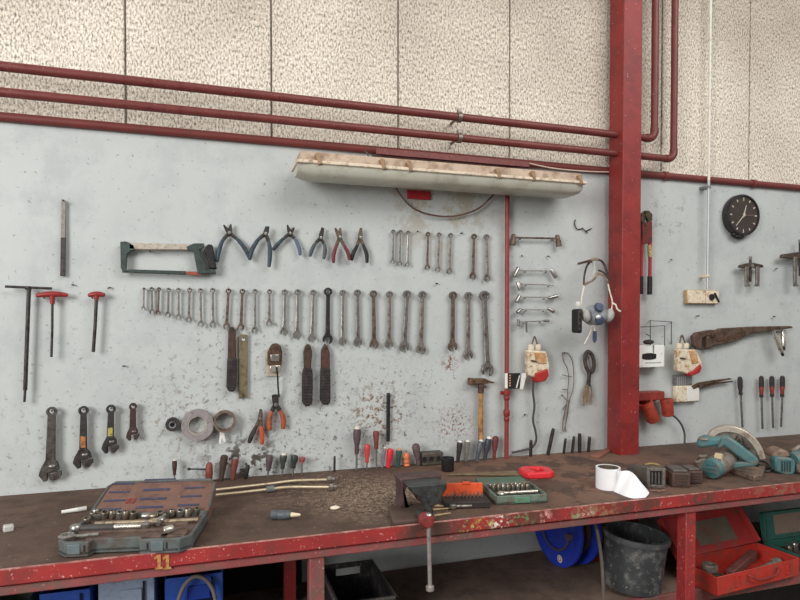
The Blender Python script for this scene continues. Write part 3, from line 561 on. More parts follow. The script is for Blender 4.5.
swivel('bright swivel spanner with left socket down and right socket raised, fourth from the top', 'fourth swivel spanner', (520, 296.6), (549, 297.4), [((519.4, 295.6), (516.2, 302), 3.6, 4.2), ((549, 298), (557, 296), 3.6, 4.2)], .0028, CHROME)
swivel('small bright swivel spanner with two short sockets, fifth from the top', 'fifth swivel spanner', (521, 309.4), (548, 309.8), [((520.6, 309.2), (517.2, 312.6), 3.4, 4), ((548.4, 308.8), (553.6, 311.6), 3.4, 4)], .0026, CHROME)
swivel('smallest swivel spanner with an upright left socket, lowest of the six', 'lowest swivel spanner', (519, 322), (545, 320.8), [((518.4, 320), (518.2, 326.4), 3, 3.2), ((544.5, 320.8), (549, 320.6), 2.6, 2.6)], .0022, CGR)
fr = wf(526.5, 322, .03); tag(MB().tube(fr.path([(526.4, 321.5), (526.6, 332.6)]), .0042, 8).build('steel_pin', CGR, loc=fr.loc), 'short grey steel pin hanging from the lowest swivel spanner', 'pin')

# ------------------------------------------------------------------ things hanging right of the drop pipe
def socket_block(name, label, host, top, body, redp, knobs, tan, off, d=.032):
    fr = wf(top[0], top[1], off); t = thing(name, label, 'hanging socket block', fr, 'hanging cream socket blocks')
    k0, k1 = fr(*knobs[0], 0), fr(*knobs[1], 0)
    MB().tube(smoothpath([k0, fr(top[0] - 1.6, top[1] + 5), fr(top[0], top[1]), fr(top[0] + 2, top[1] + 5), k1], 5), .0036, 8).build('hook', M('rusty_wire_steel', (120, 100, 86), .6, .3, .25, 60), t)
    for k in (k0, k1): MB().lathe([(.012, -.012), (.014, -.006), (.014, .008), (.011, .014)], k, (0, 0, 1), 14).build('gland', CREAM, t)
    MB().prism(fr.xz(body), -d / 2, d / 2).build('housing', CREAM, t, bevel=.006)
    MB().prism(fr.xz(tan, -d / 2), -d / 2 - .004, -d / 2 + .004).build('rusty_cover', M('rust_stained_cover', (190, 140, 92), .6, 0, .2, 30, ((214, 190, 160), .4, 40), fine=((110, 76, 52), .25, 120)), t, bevel=.003)
    MB().prism(fr.xz(redp, -d / 2), -d / 2 - .006, d / 2 + .004).build('red_socket', RED, t, bevel=.006, label='red socket at its lower end')
    MB().tube([fr(body[-1][0] + 5, (body[0][1] + body[-1][1]) / 2 - 2, -d / 2 - .004), fr(body[-1][0] + 10, (body[0][1] + body[-1][1]) / 2 - 1, -d / 2 - .006)], .004, 8).build('latch', BROWNSTEEL, t)
    nail(top[0], top[1] + 1.4, host, off + .012); return t
socket_block('socket_block', 'cream and rust-stained hanging socket block between red pipe and respirator', 'socket block beside the red pipe', (534.5, 336.5), [(526, 350), (545, 351), (548, 366), (547, 376), (538, 379), (526.5, 375)],
             [(534, 373.5), (547.4, 368.5), (548.6, 376), (545, 381), (536, 382.6)], (((531, 347.5)), (538, 347.5)), [(534, 352.5), (545, 353), (546.5, 364), (536, 363)], .04)
socket_block('socket_block', 'cream and pink hanging socket block beside the rusty pipe wrench', 'socket block beside the pipe wrench', (682, 335), [(675.5, 349), (694, 349.5), (700, 362), (699.5, 371), (690, 375), (675.5, 371)],
             [(687.5, 372.5), (693, 370), (700, 363.5), (701.4, 368), (699, 373), (690, 376.6)], ((679, 346), (686, 346)), [(688.5, 350.5), (695.5, 351), (698.5, 363), (692, 364)], .05)
fr = wf(533, 384, .03); tag(MB().tube(smoothpath([fr(533.4, 380), fr(533, 392), fr(534.4, 406), fr(533, 420), fr(535.4, 431), fr(536.2, 440), fr(532.5, 447), (fr(524, 450)), fr(512, 452.6, .004)]), .0052, 8).build('cable', M('grey_black_cable', (74, 72, 72), .6, 0, .2, 40), loc=fr.loc),
    'dark cable dropping from the socket block to the back of the bench', 'cable')
fr = Fr((W(514, 380, .03).x, -.042, W(514, 380, .042).z)); st = thing('sticker_tag', 'curled black and white sticker wrapped around the red vertical pipe', 'sticker', fr)
p = lambda x, y: fr(x, y)
x0, x1, x2 = p(505, 380).x, p(519, 380).x, p(524.6, 380).x; za, zb = p(512, 388.6).z, p(512, 373).z
xm = p(507.2, 380).x
def sheet(name, pts, z0, z1, mat, parent, th=.0012):
    a = [Vector((x, y, z0)) for x, y in pts]; b = [Vector((x, y, z1)) for x, y in pts]; mb = MB()
    q = [(x, y) for x, y in pts]; back = [(x + th * .3, y + th) for x, y in reversed(pts)]
    return mb.flat(q + back, z0, z1).build(name, mat, parent)
sheet('white_strip', [(x0, .002), (x0 + .004, -.002), (xm, -.004)], za + .002, zb, WHITE, st)
sheet('black_sheet', [(xm, -.004), (x0 + .026, -.006), (x1, -.010)], za, zb, BLACK, st)
mb = MB(); mb.prism([(x1 - .004, za - .002), (x1 + .012, za - .003), (x2, zb - .014), (x2 - .003, zb), (x1 + .006, zb - .003)], -.014, -.0125).prism([(x1 - .022, za + .004), (x1 - .016, za + .004), (x1 - .002, zb - .012), (x1 - .006, zb - .01)], -.0125, -.011)
mb.build('white_flap', WHITE, st)
mb = MB()
for i in range(5): mb.bx(xm + .006, xm + .013, -.0085, -.0062, za + .012 + i * .011, za + .018 + i * .011)
mb.build('print_marks', M('orange_print', (214, 150, 110), .6), st)
# respirator
fr = Fr(W(597, 315, .15)); rs = thing('respirator', 'grey half-face respirator with dusty straps hanging beside the red column', 'respirator', fr); s = fr.s
MASKG = M('dusty_grey_mask', (150, 154, 160), .55, 0, .15, 30, ((118, 108, 100), .35, 40)); PALE = M('pale_mask_lobe', (176, 176, 174), .5, 0, .1, 40, ((150, 136, 120), .35, 50)); MBLUE = M('dark_blue_valve', (66, 76, 100), .45, 0, .2, 50)
mb = MB(); bm = mb.bm; mb.ball((0, .03, 0), 1, 20)
for v in bm.verts:
    x, y, z = v.co; y -= .03
    w = .066 * (1 - .22 * max(0, -z)) ; nose = .02 * max(0, 1 - (x * 2.2) ** 2) * max(0, -y) * (1.1 - .4 * z)
    v.co = Vector((x * w, (y * .05 if y < 0 else y * .012) - nose + .02, z * .046 - .008 * abs(x)))
mb.build('facepiece', MASKG, rs, smooth=80)
for px, sg in ((585.5, -1), (609, 1)):
    MB().ball(fr(px, 315.5, -.012), (.021, .024, .032), 14, Euler((0, R(18) * sg, 0)).to_matrix()).build('cheek_lobe', PALE, rs, smooth=80)
MB().lathe([(.020, 0), (.022, .008), (.018, .016), (.006, .017)], fr(598, 308, -.045), (0, -1, .35), 18).build('exhale_valve', MBLUE, rs)
MB().lathe([(.019, 0), (.019, .014), (.014, .018), (.004, .018)], fr(598.6, 320, -.045), (0, -1, -.2), 18).build('chin_valve', MBLUE, rs)
MB().ball(fr(598.4, 317, -.066), (.013, .007, .010), 12).build('valve_cap', M('silver_cap', (222, 222, 220), .3, .5), rs)
c = fr(576.8, 321, -.01); a = Vector((-1, -.35, 0)).normalized()
mb = MB(); mb.box(c, (.022, .05, .104), Euler((0, 0, R(8))).to_matrix()); mb.build('filter_cartridge', BLACK, rs, bevel=.008)
mb = MB()
for i in range(4): mb.box(c + Vector((-.002, -.027, .036 - .024 * i)), (.012, .003, .012))
mb  .build('cartridge_grille', DARKSTEEL, rs, bevel=.002)
MB().lathe([(.010, 0), (.012, .01), (.008, .018)], fr(578, 306, -.01), (-.2, -.3, 1), 12).build('cartridge_cap', WHITE, rs)
MB().lathe([(.011, 0), (.011, .02)], fr(581, 311, -.008), (-1, 0, -.1), 12).build('cartridge_neck', GREY, rs)
STRAP = M('black_strap', (50, 46, 46), .7, 0, .25, 40, ((110, 96, 84), .3, 60)); DUSTY = M('dusty_strap', (150, 128, 110), .7, 0, .2, 40, ((90, 74, 64), .4, 60)); ELAST = M('pale_elastic', (228, 220, 204), .6, 0, .1, 50, ((170, 140, 110), .3, 60))
def strap(pts, r, mat, name='strap'): MB().tube(smoothpath(fr.path(pts)), r, 8, sy=.5).build(name, mat, rs)
strap([(590.6, 260.5, .05), (586.5, 267, .03), (584.3, 276), (583.8, 285)], .0055, STRAP)
strap([(598.4, 259.6, .05), (602.5, 262, .03), (606.4, 270), (608.4, 282)], .0055, STRAP)
strap([(583.8, 285), (589, 282), (594, 279, -.01), (598, 274, -.01), (604, 275.5), (608, 281)], .0062, DUSTY)
strap([(594, 262, .04), (595, 268, .01), (593.6, 276, -.01), (588, 282)], .008, M('grey_cradle', (170, 166, 162), .6, 0, .2, 40), 'cradle')
strap([(598, 270, .01), (604, 273, 0), (607.6, 281)], .0045, STRAP)
strap([(590, 261, .05), (594.5, 259, .05), (599, 259.6, .05)], .007, DUSTY)
strap([(584.4, 285), (583, 292), (581.8, 299), (581, 307)], .0038, ELAST, 'elastic')
strap([(608, 284), (609.6, 291), (611.6, 298), (612.4, 304), (611, 312)], .0038, ELAST, 'elastic')
strap([(612.4, 303, -.008), (615.8, 305, -.012), (617.2, 309, -.012), (620.6, 311.4, -.012)], .0038, ELAST, 'elastic')
strap([(592.5, 325), (590.6, 332), (587.6, 338), (584.5, 344)], .0034, ELAST, 'cord'); strap([(594, 324), (594.8, 331)], .0034, ELAST, 'cord')
MB().prism(fr.xz([(593, 331), (596.4, 331), (596.6, 340), (594.6, 343), (592.8, 340)]), -.003, .003).build('cord_tag', MBLUE, rs, bevel=.001)
fr = wf(590, 259, .0); tag(MB().tube([fr(590.6, 261.4, .01), fr(590.4, 261.6, -.125)], .0042, 8).tube([fr(578, 263.5, -.004), fr(592, 259.8, -.006)], .004, 8).lathe([(.007, 0), (.007, .004)], fr(590.4, 261.6, -.125), (0, -1, 0), 10).build('hook_rod', RUST, loc=fr.loc), 'rusty rod hook in the wall that the respirator hangs from', 'hook')
# rusty wire and strap brush
fr = wf(567, 390, .012); mb = MB(); wr = lambda pts: mb.tube(smoothpath(fr.path(pts)), .0019, 6)
wr([(562, 353), (565, 352.4), (568.4, 353.6)]); wr([(567.6, 353.6), (571, 358), (573, 365), (573.8, 380), (572.6, 390), (569.4, 401), (568, 412), (566, 423), (563.8, 432)]); wr([(562.6, 353.4), (563.4, 361), (567, 368), (568.6, 378), (567.6, 392), (566.6, 404), (563.4, 418), (562, 431)])
wr([(562.2, 374.6), (567, 376, -.004), (571.6, 376.4)]); wr([(562, 389.4), (568, 389.6, -.004)]); wr([(560.8, 396), (562.4, 394.6), (563, 397), (568, 401.4, -.004)]); wr([(563, 410), (566, 405, -.004), (563.5, 420)]); wr([(569, 400), (567, 415, -.004), (565.4, 427), (566, 432)])
tag(mb.build('wire_tangle', M('rusty_wire', (112, 92, 80), .6, .3, .25, 60), loc=fr.loc), 'tangle of thin rusty wire hanging on the wall below the respirator', 'wire'); nail(564.5, 353.6, 'rusty wire tangle', .02)
fr = wf(589, 351, .02); t = thing('strap_brush', 'dark looped handle with a tuft of pale wire bristles, beside the column', 'brush', fr); s = fr.s
el = [fr(589.4 + 4.4 * math.sin(a) + 1.2 * math.cos(a) * -1, 362 - 10.4 * math.cos(a)) for a in [2 * math.pi * i / 22 for i in range(23)]]
MB().tube(el, .0092, 10, sy=.9, cap=False).build('loop_handle', M('dark_leather', (62, 52, 48), .6, 0, .25, 40, ((98, 82, 72), .35, 60)), t)
MB().tube(fr.path([(589.4, 371), (589, 378), (588.2, 386)]), [.010, .0085, .011], 10).build('neck', DARKSTEEL, t)
mb = MB()
for i in range(16):
    a = random.uniform(-1, 1); mb.tube([fr(588 + a * 3, 385, random.uniform(-.008, .008)), fr(587.6 + a * 5.5, 394, random.uniform(-.012, .012)), fr(586.6 + a * 5.2, 404 + random.uniform(-3, 2), random.uniform(-.014, .014))], .0022, 5)
mb.build('bristles', M('pale_wire_bristle', (168, 148, 128), .5, .4, .3, 60), t)
nail(589, 352.6, 'looped strap brush', .035)
fr = wf(575, 228, .006); mb = MB(); wr = lambda pts: mb.tube(smoothpath(fr.path(pts), 4), .0024, 6)
wr([(575.4, 219.5), (574.6, 224), (577, 229), (582.6, 228.4)]); wr([(582, 228), (585.6, 231.4), (587.6, 233)]); wr([(586, 231), (591.4, 228.4)])
tag(mb.build('bent_wire_hook', DARKSTEEL, loc=fr.loc), 'bent dark wire hook fixed to the wall above the respirator', 'hook')

# ------------------------------------------------------------------ right of the column
fr = Fr(W(648, 240, .035)); bc = thing('bolt_cutter', 'red-handled bolt cutter hanging close behind the red column', 'bolt cutter', fr)
JAWM = M('dark_bronze_jaw', (86, 76, 58), .5, .4, .25, 40, ((50, 44, 38), .4, 60))
MB().prism(fr.xz([(644.6, 210.5), (648.5, 211), (651.6, 214.5), (651.2, 221), (648, 224), (646, 219), (644.2, 216)]), -.008, .006).build('jaw', JAWM, bc, bevel=.003)
MB().prism(fr.xz([(643.8, 211), (641, 214), (640.4, 221), (643, 225), (645.8, 220), (644.6, 215)]), -.004, .010).build('jaw', JAWM, bc, bevel=.003)
MB().prism(fr.xz([(645.4, 222), (650.8, 222), (651, 243), (641, 245), (641.2, 224)]), -.010, .004).build('link_plate', M('grimy_red_paint', (130, 46, 44), .5, 0, .2, 40, ((64, 50, 46), .5, 40)), bc, bevel=.002)
BCR = M('bolt_cutter_red', (176, 50, 54), .4, 0, .15, 40, ((110, 44, 44), .3, 50))
MB().tube(fr.path([(648.6, 229), (650, 245), (650, 262), (649.8, 278)]), [.0095, .0095, .008, .0085], 10).build('handle', BCR, bc); MB().tube(fr.path([(641.8, 240), (641.2, 260), (640.8, 278)]), [.009, .008, .0085], 10).build('handle', BCR, bc)
MB().tube(fr.path([(649.8, 276.5), (649.6, 294.6)]), .0118, 12).build('grip', BLACK, bc); MB().tube(fr.path([(640.8, 276.5), (640.6, 294)]), .0118, 12).build('grip', BLACK, bc)
MB().tube(fr.path([(649.4, 245), (649.9, 257)]), .0102, 10).build('rating_band', M('yellowed_band', (196, 174, 118), .5, 0, .2, 80, ((120, 92, 60), .4, 90)), bc); nail(646, 225.5, 'bolt cutter', .05)
# clock
fr = Fr(W(737.6, 216.3, .001)); ck = thing('wall_clock', 'round black wall clock with pale hour marks showing twelve thirty-seven', 'clock', fr)
rc = fr(738, 195.6).z
MB().lathe([(rc * .96, 0), (rc, .008), (rc, .034), (rc * .97, .040), (rc * .90, .041), (rc * .885, .034)], (0, 0, 0), (0, -1, 0), 48).build('case', M('black_clock_case', (44, 40, 40), .35, 0, .15, 20, ((84, 74, 66), .2, 40)), ck)
MB().lathe([(rc * .884, .03), (rc * .884, .0347)], (0, 0, 0), (0, -1, 0), 48).build('dial', M('dark_dial', (62, 54, 49), .5, 0, .2, 30), ck)
MARKM = M('cream_mark', (190, 182, 164), .5)
for k in range(12):
    a = R(30 * k); r0 = rc * .76; n = k in (0, 6)
    mb = MB(); mb.box((r0 * math.sin(a), -.0355, r0 * math.cos(a)), (.005 if n else .0065, .0016, (.019 if n else .012)), Euler((0, a, 0)).to_matrix()); mb.build('hour_mark', MARKM, ck)
def hand(name, ang, ln, w, y, mat):
    mb = MB(); a = R(ang); mb.bar((-.012 * math.sin(a), -.012 * math.cos(a)), (ln * math.sin(a), ln * math.cos(a)), w, w * .5, y - .001, y); mb.build(name, mat, ck)
hand('hour_hand', 18.5, rc * .5, .008, -.0365, MARKM); hand('minute_hand', 222, rc * .72, .006, -.038, MARKM); hand('second_hand', 90, rc * .68, .0022, -.039, M('dull_red_hand', (150, 120, 108), .5))
MB().lathe([(.007, 0), (.007, .004)], (0, -.0365, 0), (0, -1, 0), 12).build('hub', MARKM, ck)
mb = MB(); mb.ball((-.012, -.022, -rc * 1.0), (.032, .016, .016), 12).ball((-.05, -.022, -rc * .93), (.012, .014, .012), 10); mb.build('hanging_lug', BLACK, ck)
# gear pullers
def puller(label, host, cx, hub, bary, bw, x0, x1, screw, legs, ly, off=.04):
    fr = wf(cx, bary, off); t = thing('gear_puller', label, 'gear puller', fr, 'gear pullers on the wall'); s = fr.s
    PM = M('brown_puller_steel', (98, 86, 76), .45, .5, .2, 40, ((62, 52, 46), .45, 50))
    MB().prism(fr.xz([(x0, bary + bw * .35), (x0 + 1.5, bary - bw * .3), (cx - 1.5, bary - bw * .75), (cx + 1.5, bary - bw * .75), (x1 - 1.5, bary - bw * .3), (x1, bary + bw * .35), (cx + 1.5, bary + bw * .6), (cx - 1.5, bary + bw * .6)]), -.010, .010).build('cross_beam', PM, t, bevel=.003)
    MB().lathe([(.0085, 0), (.0085, .016)], fr(cx, hub + 3.6), (0, 0, 1), 6).build('screw_head', CHROME, t); MB().tube([fr(cx, hub + 3), fr(cx, screw)], .0062, 10).build('forcing_screw', DARKSTEEL, t)
    MB().lathe([(.010, -.004), (.010, .014)], fr(cx, bary), (0, -1, 0), 12).build('nut', CHROME, t)
    for x, sg in legs:
        MB().prism(fr.xz([(x - 1.8, bary + 1), (x + 1.8, bary + 1), (x + 1.5, ly - 3), (x + 1.5 + max(0, sg) * 2, ly), (x - 1.5 + min(0, sg) * 2, ly), (x - 1.5, ly - 3)]), -.013, -.003).build('leg', STEEL, t, bevel=.002)
    nail(cx - 4, bary + bw * .8, host, off + .012)
puller('small two-legged gear puller with arched cross beam under the clock', 'small gear puller', 750.3, 256, 266, 4.2, 738.6, 762.6, 282, ((745.3, 1), (756, -1)), 286.5)
puller('larger gear puller hanging at the right edge beyond the small one', 'larger gear puller', 800, 239, 256, 5.6, 780.4, 821, 276, ((793.6, 1), (808, -1)), 286.5)
# white dispenser box in a wire rack
fr = Fr((W(652, 356, .06).x, -.06, W(652, 356, .06).z)); t = thing('dispenser_box', 'white box with a black oval opening hanging beside the red column', 'box', fr)
a = fr(664.5, 345); b = fr(663.8, 367); x0 = a.x - .22
WB = M('white_box_card', (236, 236, 232), .5, 0, .04, 20, ((200, 192, 180), .2, 30)); MB().bx(x0, a.x, -.001, .055, b.z, a.z).build('box_body', WB, t, bevel=.003)
c = fr(649, 356.4); rx = (fr(656, 356).x - fr(642, 356).x) / 2; rz = fr(649, 353).z - c.z
mb = MB(); pts = [(c.x + max(-1, min(1, 1.3 * math.cos(q))) * rx, c.z + math.sin(q) * rz) for q in [2 * math.pi * i / 28 for i in range(28)]]; mb.prism(pts, -.0024, .0); mb.build('opening', BLACK, t)
mb = MB(); mb.prism([(fr(652.4, 345).x, a.z), (fr(653.8, 345).x, a.z), (fr(653.4, 354).x, fr(653, 354).z), (fr(652.8, 354).x, fr(653, 354).z)], -.003, -.0008); mb.bx(fr(645, 363).x, fr(661, 363).x, -.0018, 0, fr(650, 363).z - .001, fr(650, 362.5).z); mb.build('slit_and_print', GREY, t)
MB().ball(fr(648.5, 342), (.03, .016, .012), 14).build('dark_refill', RUBBER, t)
fr = wf(660, 340, .05); mb = MB(); wr = lambda pts: mb.tube(fr.path(pts), .0026, 6)
wr([(650.4, 346), (650.2, 320.6), (671.4, 321.8), (671.2, 344, .045)]); wr([(641, 327), (664.8, 325.6), (664.6, 346)]); wr([(671.4, 321.8), (671.4, 321.8, .05)]); wr([(650.2, 320.6), (650.2, 320.6, .05)]); wr([(646, 334), (650, 336), (650.4, 340)])
tag(mb.build('wire_rack', M('dark_wire', (104, 100, 94), .5, .4), loc=fr.loc), 'thin wire rack on the wall holding the white box', 'rack')
# pipe wrench and hanging clamp
fr = wf(735, 335, .03); t = thing('pipe_wrench', 'big rusty pipe wrench hanging sideways on the right of the wall', 'pipe wrench', fr)
PW = M('rusty_wrench_iron', (104, 84, 72), .7, .3, .22, 22, ((70, 52, 42), .5, 30), bump=.3)
mb = MB(); mb.prism(fr.xz([(705, 339), (705.4, 335), (719, 328.4), (752, 326.5), (790, 326), (791.4, 328), (776, 330), (752, 333), (742, 337), (734, 341), (722, 344), (711, 345.5), (706.4, 349.6), (705, 348)]), -.012, .012); mb.build('handle', PW, t, bevel=.004)
mb = MB(); mb.prism(fr.xz([(691, 336), (694.5, 332.6), (703, 330.8), (712, 329.6), (712, 335), (703.5, 336), (700, 338.2), (699.4, 344), (700.6, 350.2), (695, 349), (692, 346)]), -.016, .008); mb.build('hook_jaw', PW, t, bevel=.004)
mb = MB(); mb.lathe([(.012, -.012), (.014, -.008), (.014, .008), (.012, .012)], fr(712, 335, -.012), (1, 0, .12), 14); mb.build('adjusting_nut', RUST, t)
mb = MB(); mb.prism(fr.xz([(714, 338), (736, 334), (744, 333), (742, 335), (724, 340.5), (715, 341.5)]), -.0145, -.0115); mb.build('cast_panel', RUST, t, bevel=.001); nail(716, 345.6, 'rusty pipe wrench', .045); nail(770, 332.2, 'rusty pipe wrench', .045)
fr = wf(777, 331, .06); t = thing('hanging_clamp', 'bright steel clamp of two arms hanging under the pipe wrench handle', 'clamp', fr)
for x0, y0, x1, y1 in ((773.4, 331, 781.6, 352), (782.6, 330.6, 783.6, 346)):
    p, q = fr(x0, y0), fr(x1, y1); MB().tube([p, p + (q - p) * .25, p + (q - p) * .3, q], [.0085, .0085, .0112, .0112], 12).build('arm', M('bright_chrome', (1, 1, 1)), t); MB().lathe([(.0075, 0), (.0075, .016), (.005, .022)], q, q - p, 10).build('tip', DARKSTEEL, t)
MB().tube([fr(773, 331), fr(783.5, 330.4)], .005, 8).build('pin', CGR, t); nail(778, 332.4, 'bright steel clamp', .07)
# outlet box with plug, tongs
fr = Fr((W(687, 393, .0).x, 0, W(687, 393, .03).z)); t = thing('outlet_box', 'small cream outlet box with a grey plug under the socket block', 'outlet', fr)
a = fr(675.8, 386, -.026); b = fr(699, 401.5, -.026)
MB().prism([(a.x, b.z + .002), (b.x, b.z - .002), (b.x, a.z - .002), (a.x, a.z + .002)], -.028, -.001).build('box_body', CREAM, t, bevel=.006); m = a.x + (b.x - a.x) * .46
MB().bx(m, b.x - .004, -.033, -.024, b.z + .004, a.z - .006).build('cover', WHITE, t, bevel=.003)
mb = MB(); mb.bx(a.x - .002, a.x + (b.x - a.x) * .7, -.026, -.004, a.z, fr(680, 375, -.026).z); mb.build('grey_plug', GREY, t, bevel=.004)
mb = MB()
for i in range(5): x = a.x + .006 + i * .012; mb.bx(x, x + .005, -.0285, -.025, a.z + .004, fr(680, 376.5, -.026).z)
mb.build('plug_ribs', M('light_grey_rib', (160, 160, 158), .5), t)
fr = wf(710, 382, .03); t = thing('tongs', 'rusty thin tongs sticking out sideways beside the outlet box', 'tongs', fr)
MB().prism(fr.xz([(691, 386), (697, 382.6), (712, 380), (729, 378), (731.4, 379), (714, 382.4), (700, 386), (693, 389)]), -.008, 0).build('arm', RUST, t, bevel=.002)
MB().prism(fr.xz([(691.5, 387), (700, 385), (714, 382.6), (733.4, 380.8), (733, 382), (716, 384.6), (702, 388.4), (693, 390.4)]), 0, .008).build('arm', RUST, t, bevel=.002)
MB().lathe([(.011, -.011), (.011, .011)], fr(699, 385.4), (0, 1, 0), 12).build('rivet', BROWNSTEEL, t); nail(704, 386.6, 'rusty tongs', .045)
# red wall sockets and their cable
fr = Fr((W(655, 405, .0).x, 0, W(655, 405, .04).z)); t = thing('wall_socket', 'pair of dull red round wall sockets under a red bracket beside the column', 'wall socket', fr)
a = fr(637, 392, -.05); b = fr(664, 400, -.05); MB().bx(a.x, b.x, -.055, -.001, b.z, a.z - .002).build('bracket', DULLRED, t, bevel=.004)
def cup(name, p, q, r, do):
    p = fr(*p, do); q = fr(*q, do); d = (q - p); mb = MB(); L_ = d.length
    mb.lathe([(r * .82, 0), (r, .01), (r, L_ * .8), (r * 1.08, L_ * .8), (r * 1.08, L_), (r * .8, L_), (r * .75, L_ * .6)], p, d, 20); mb.build(name, M('dull_red_socket', (168, 66, 50), .42, 0, .15, 30, ((110, 52, 42), .35, 40)), t)
cup('socket_cup', (654, 421), (645, 402), .032, -.05); cup('socket_cup', (668, 416), (666.5, 399), .028, -.05)
fr = wf(674, 416, .04); tag(MB().tube(smoothpath([fr(669, 414.5), fr(674.5, 416.5), fr(681, 424), fr(684.4, 433), fr(684.6, 443, -.02)]), .0048, 8).build('cable', M('grey_black_cable', (1, 1, 1)), loc=fr.loc), 'dark cable curving from the red wall sockets down to the bench', 'cable')
# files with handles hanging on the right
def hung_file(label, host, x0, y0, xh, yh, x1, y1, hm, rings, group='handled files on the right of the wall'):
    fr = wf(x0, y0, .026); t = thing('handled_file', label, 'file', fr, group); d = fr(xh, yh); L_ = d.length; s = fr.s
    MB().lathe([(.004, 0), (.0105, .006), (.0125, L_ * .25), (.012, L_ * .55), (.0085, L_ * .8), (.0105, L_ * .97), (.006, L_)], (0, 0, 0), d, 16).build('handle', hm, t)
    if rings: MB().lathe([(.0118, L_ * .5), (.0128, L_ * .52), (.0092, L_ * .78), (.0094, L_ * .84)], (0, 0, 0), d, 16, cap=False).build('orange_inlay', DULLRED if rings == 1 else ORANGE, t, label='orange-red part of its handle')
    p, q = fr(xh, yh), fr(x1, y1); w = .0052; MB().loft([[Vector((v.x - w, v.y - .003, v.z)), Vector((v.x + w, v.y - .003, v.z)), Vector((v.x + w, v.y + .003, v.z)), Vector((v.x - w, v.y + .003, v.z))] for v in (p + Vector((0, 0, .004)), q)]).build('blade', CGR, t, bevel=.001)
    nail(x0, yh - 1, host, .016)
hung_file('dark-handled file hanging apart, leftmost of the four on the right', 'dark-handled file', 739.8, 376.5, 740.6, 395, 742.4, 427.5, RUBBER, 0)
hung_file('orange and black handled file, second of the four on the right', 'second handled file on the right', 761.3, 375.8, 761.4, 397.5, 762.4, 429, RUBBER, 1)
hung_file('orange and black handled file, third of the four on the right', 'third handled file on the right', 771.8, 375.8, 772, 397, 773, 428, RUBBER, 1)
hung_file('orange and black handled file, rightmost of the four on the right', 'rightmost handled file', 782.4, 375.6, 782.2, 397, 781, 427, RUBBER, 1)
# bare nails and wire ends left in the wall
for px, py, w in ((73.5, 285, 'right of the wide red T-key'), (110, 287.5, 'right of the short red T-key'), (437.5, 283.5, 'right of the two spanner gap in the long row'), (418, 231, 'after the third small spanner'), (462.5, 233, 'before the last two small spanners'),
                  (522, 255.5, 'under the left end of the topmost swivel spanner'), (548, 256, 'under the right end of the topmost swivel spanner'), (672, 259.5, 'right of the bolt cutter'), (525.4, 414.5, 'right of the red pipe coupling'), (697, 316, 'below the cream junction box'),
                  (775, 316.5, 'below and right of the small gear puller'), (777, 268.5, 'between the two gear pullers'), (408, 393, 'right of the black steel strip'), (125, 366, 'below the short red T-key')):
    fr = Fr(W(px, py, 0)); mb = MB(); a = random.uniform(-1, 1); q = fr(px + 2.6 * a, py + random.uniform(-.6, 1.2), -.016)
    mb.tube([(0, .008, 0), fr(px, py, -.012), q], .0026, 6); tag(mb.build('bent_nail', DARKSTEEL, loc=fr.loc), 'bare bent nail in the wall ' + w, 'nail', 'bare nails in the wall')

# ------------------------------------------------------------------ tools standing in the slot at the back of the bench
CAPW = M('pale_handle_cap', (214, 206, 190), .45, 0, .1, 60, ((160, 140, 116), .3, 80))
def stood(name, label, cat, top, bot, rpx, hm, hfrac=1.0, cap=None, shape='round', off=.036, group='tools standing along the back of the bench'):
    """handle top pixel, bench pixel; handle takes hfrac of the length"""
    p = W(*bot, off); p.z = ZB + .0005; fr = Fr(p); d = fr(*top); L_ = d.length; s = fr.s; r = rpx * s
    t = thing(name, label, cat, fr, group); h = L_ * hfrac; b = L_ - h
    if shape == 'rod':
        bpy.data.objects.remove(t); mb = MB(); mb.lathe([(r * .8, 0), (r, .004), (r, L_ * .8), (r * .85, L_ * .97), (r * .7, L_)], (0, 0, 0), d, 8)
        return tag(mb.build(name, hm, loc=fr.loc), label, cat, group)
    if hfrac < 1: MB().tube([d * 0, d * (b / L_ + .03)], r * .27, 8).build('shaft', CGR, t)
    pr = {'round': [(.45, 0), (.7, .04), (.62, .18), (.8, .34), (1, .62), (1, .86), (.8, .97), (.4, 1)], 'taper': [(.6, 0), (.66, .2), (.8, .5), (1, .85), (.9, .96), (.5, 1)],
          'bulb': [(.5, 0), (.6, .1), (.55, .3), (.9, .55), (1, .8), (.85, .95), (.4, 1)], 'ribs': [(.7, 0), (1, .06), (.75, .2), (1, .34), (.78, .5), (1, .66), (.85, .9), (.4, 1)]}[shape]
    u = d.normalized(); MB().lathe([(r * a, h * q) for a, q in pr], u * b, d, 14).build('handle', hm, t)
    if cap: MB().ball(u * (L_ - r * .35), (r * .82, r * .82, r * .75), 12).build('cap', cap, t)
    return t
PURPLE = M('purple_brown_handle', (88, 72, 78), .5, 0, .2, 40, ((64, 54, 52), .35, 60)); DRED = M('brown_red_handle', (124, 66, 58), .5, 0, .2, 40, ((80, 50, 46), .4, 60))
stood('screwdriver', 'small brown-handled screwdriver standing behind the open socket case', 'screwdriver', (174.6, 460), (174.4, 484), 2.4, DWOOD, .62, CAPW)
stood('chisel', 'thick dark brown handle standing just right of the open socket case', 'chisel', (224.6, 455), (221, 484), 3.8, DWOOD, .98, None, 'taper')
stood('chisel', 'stubby brown handle with worn pale top, second right of the open socket case', 'chisel', (235.4, 458), (232.8, 483), 3.6, DRED, .98, GREY, 'taper')
stood('punch', 'thin black punch standing between the brown chisels and the dark screwdrivers', 'punch', (248.4, 465), (245.6, 482.5), 1.9, BLACK, 1, None, 'rod')
stood('screwdriver', 'plain dark purple handled screwdriver standing left of the white-capped green one', 'screwdriver', (269.8, 455), (267.6, 481), 3.4, PURPLE, .72)
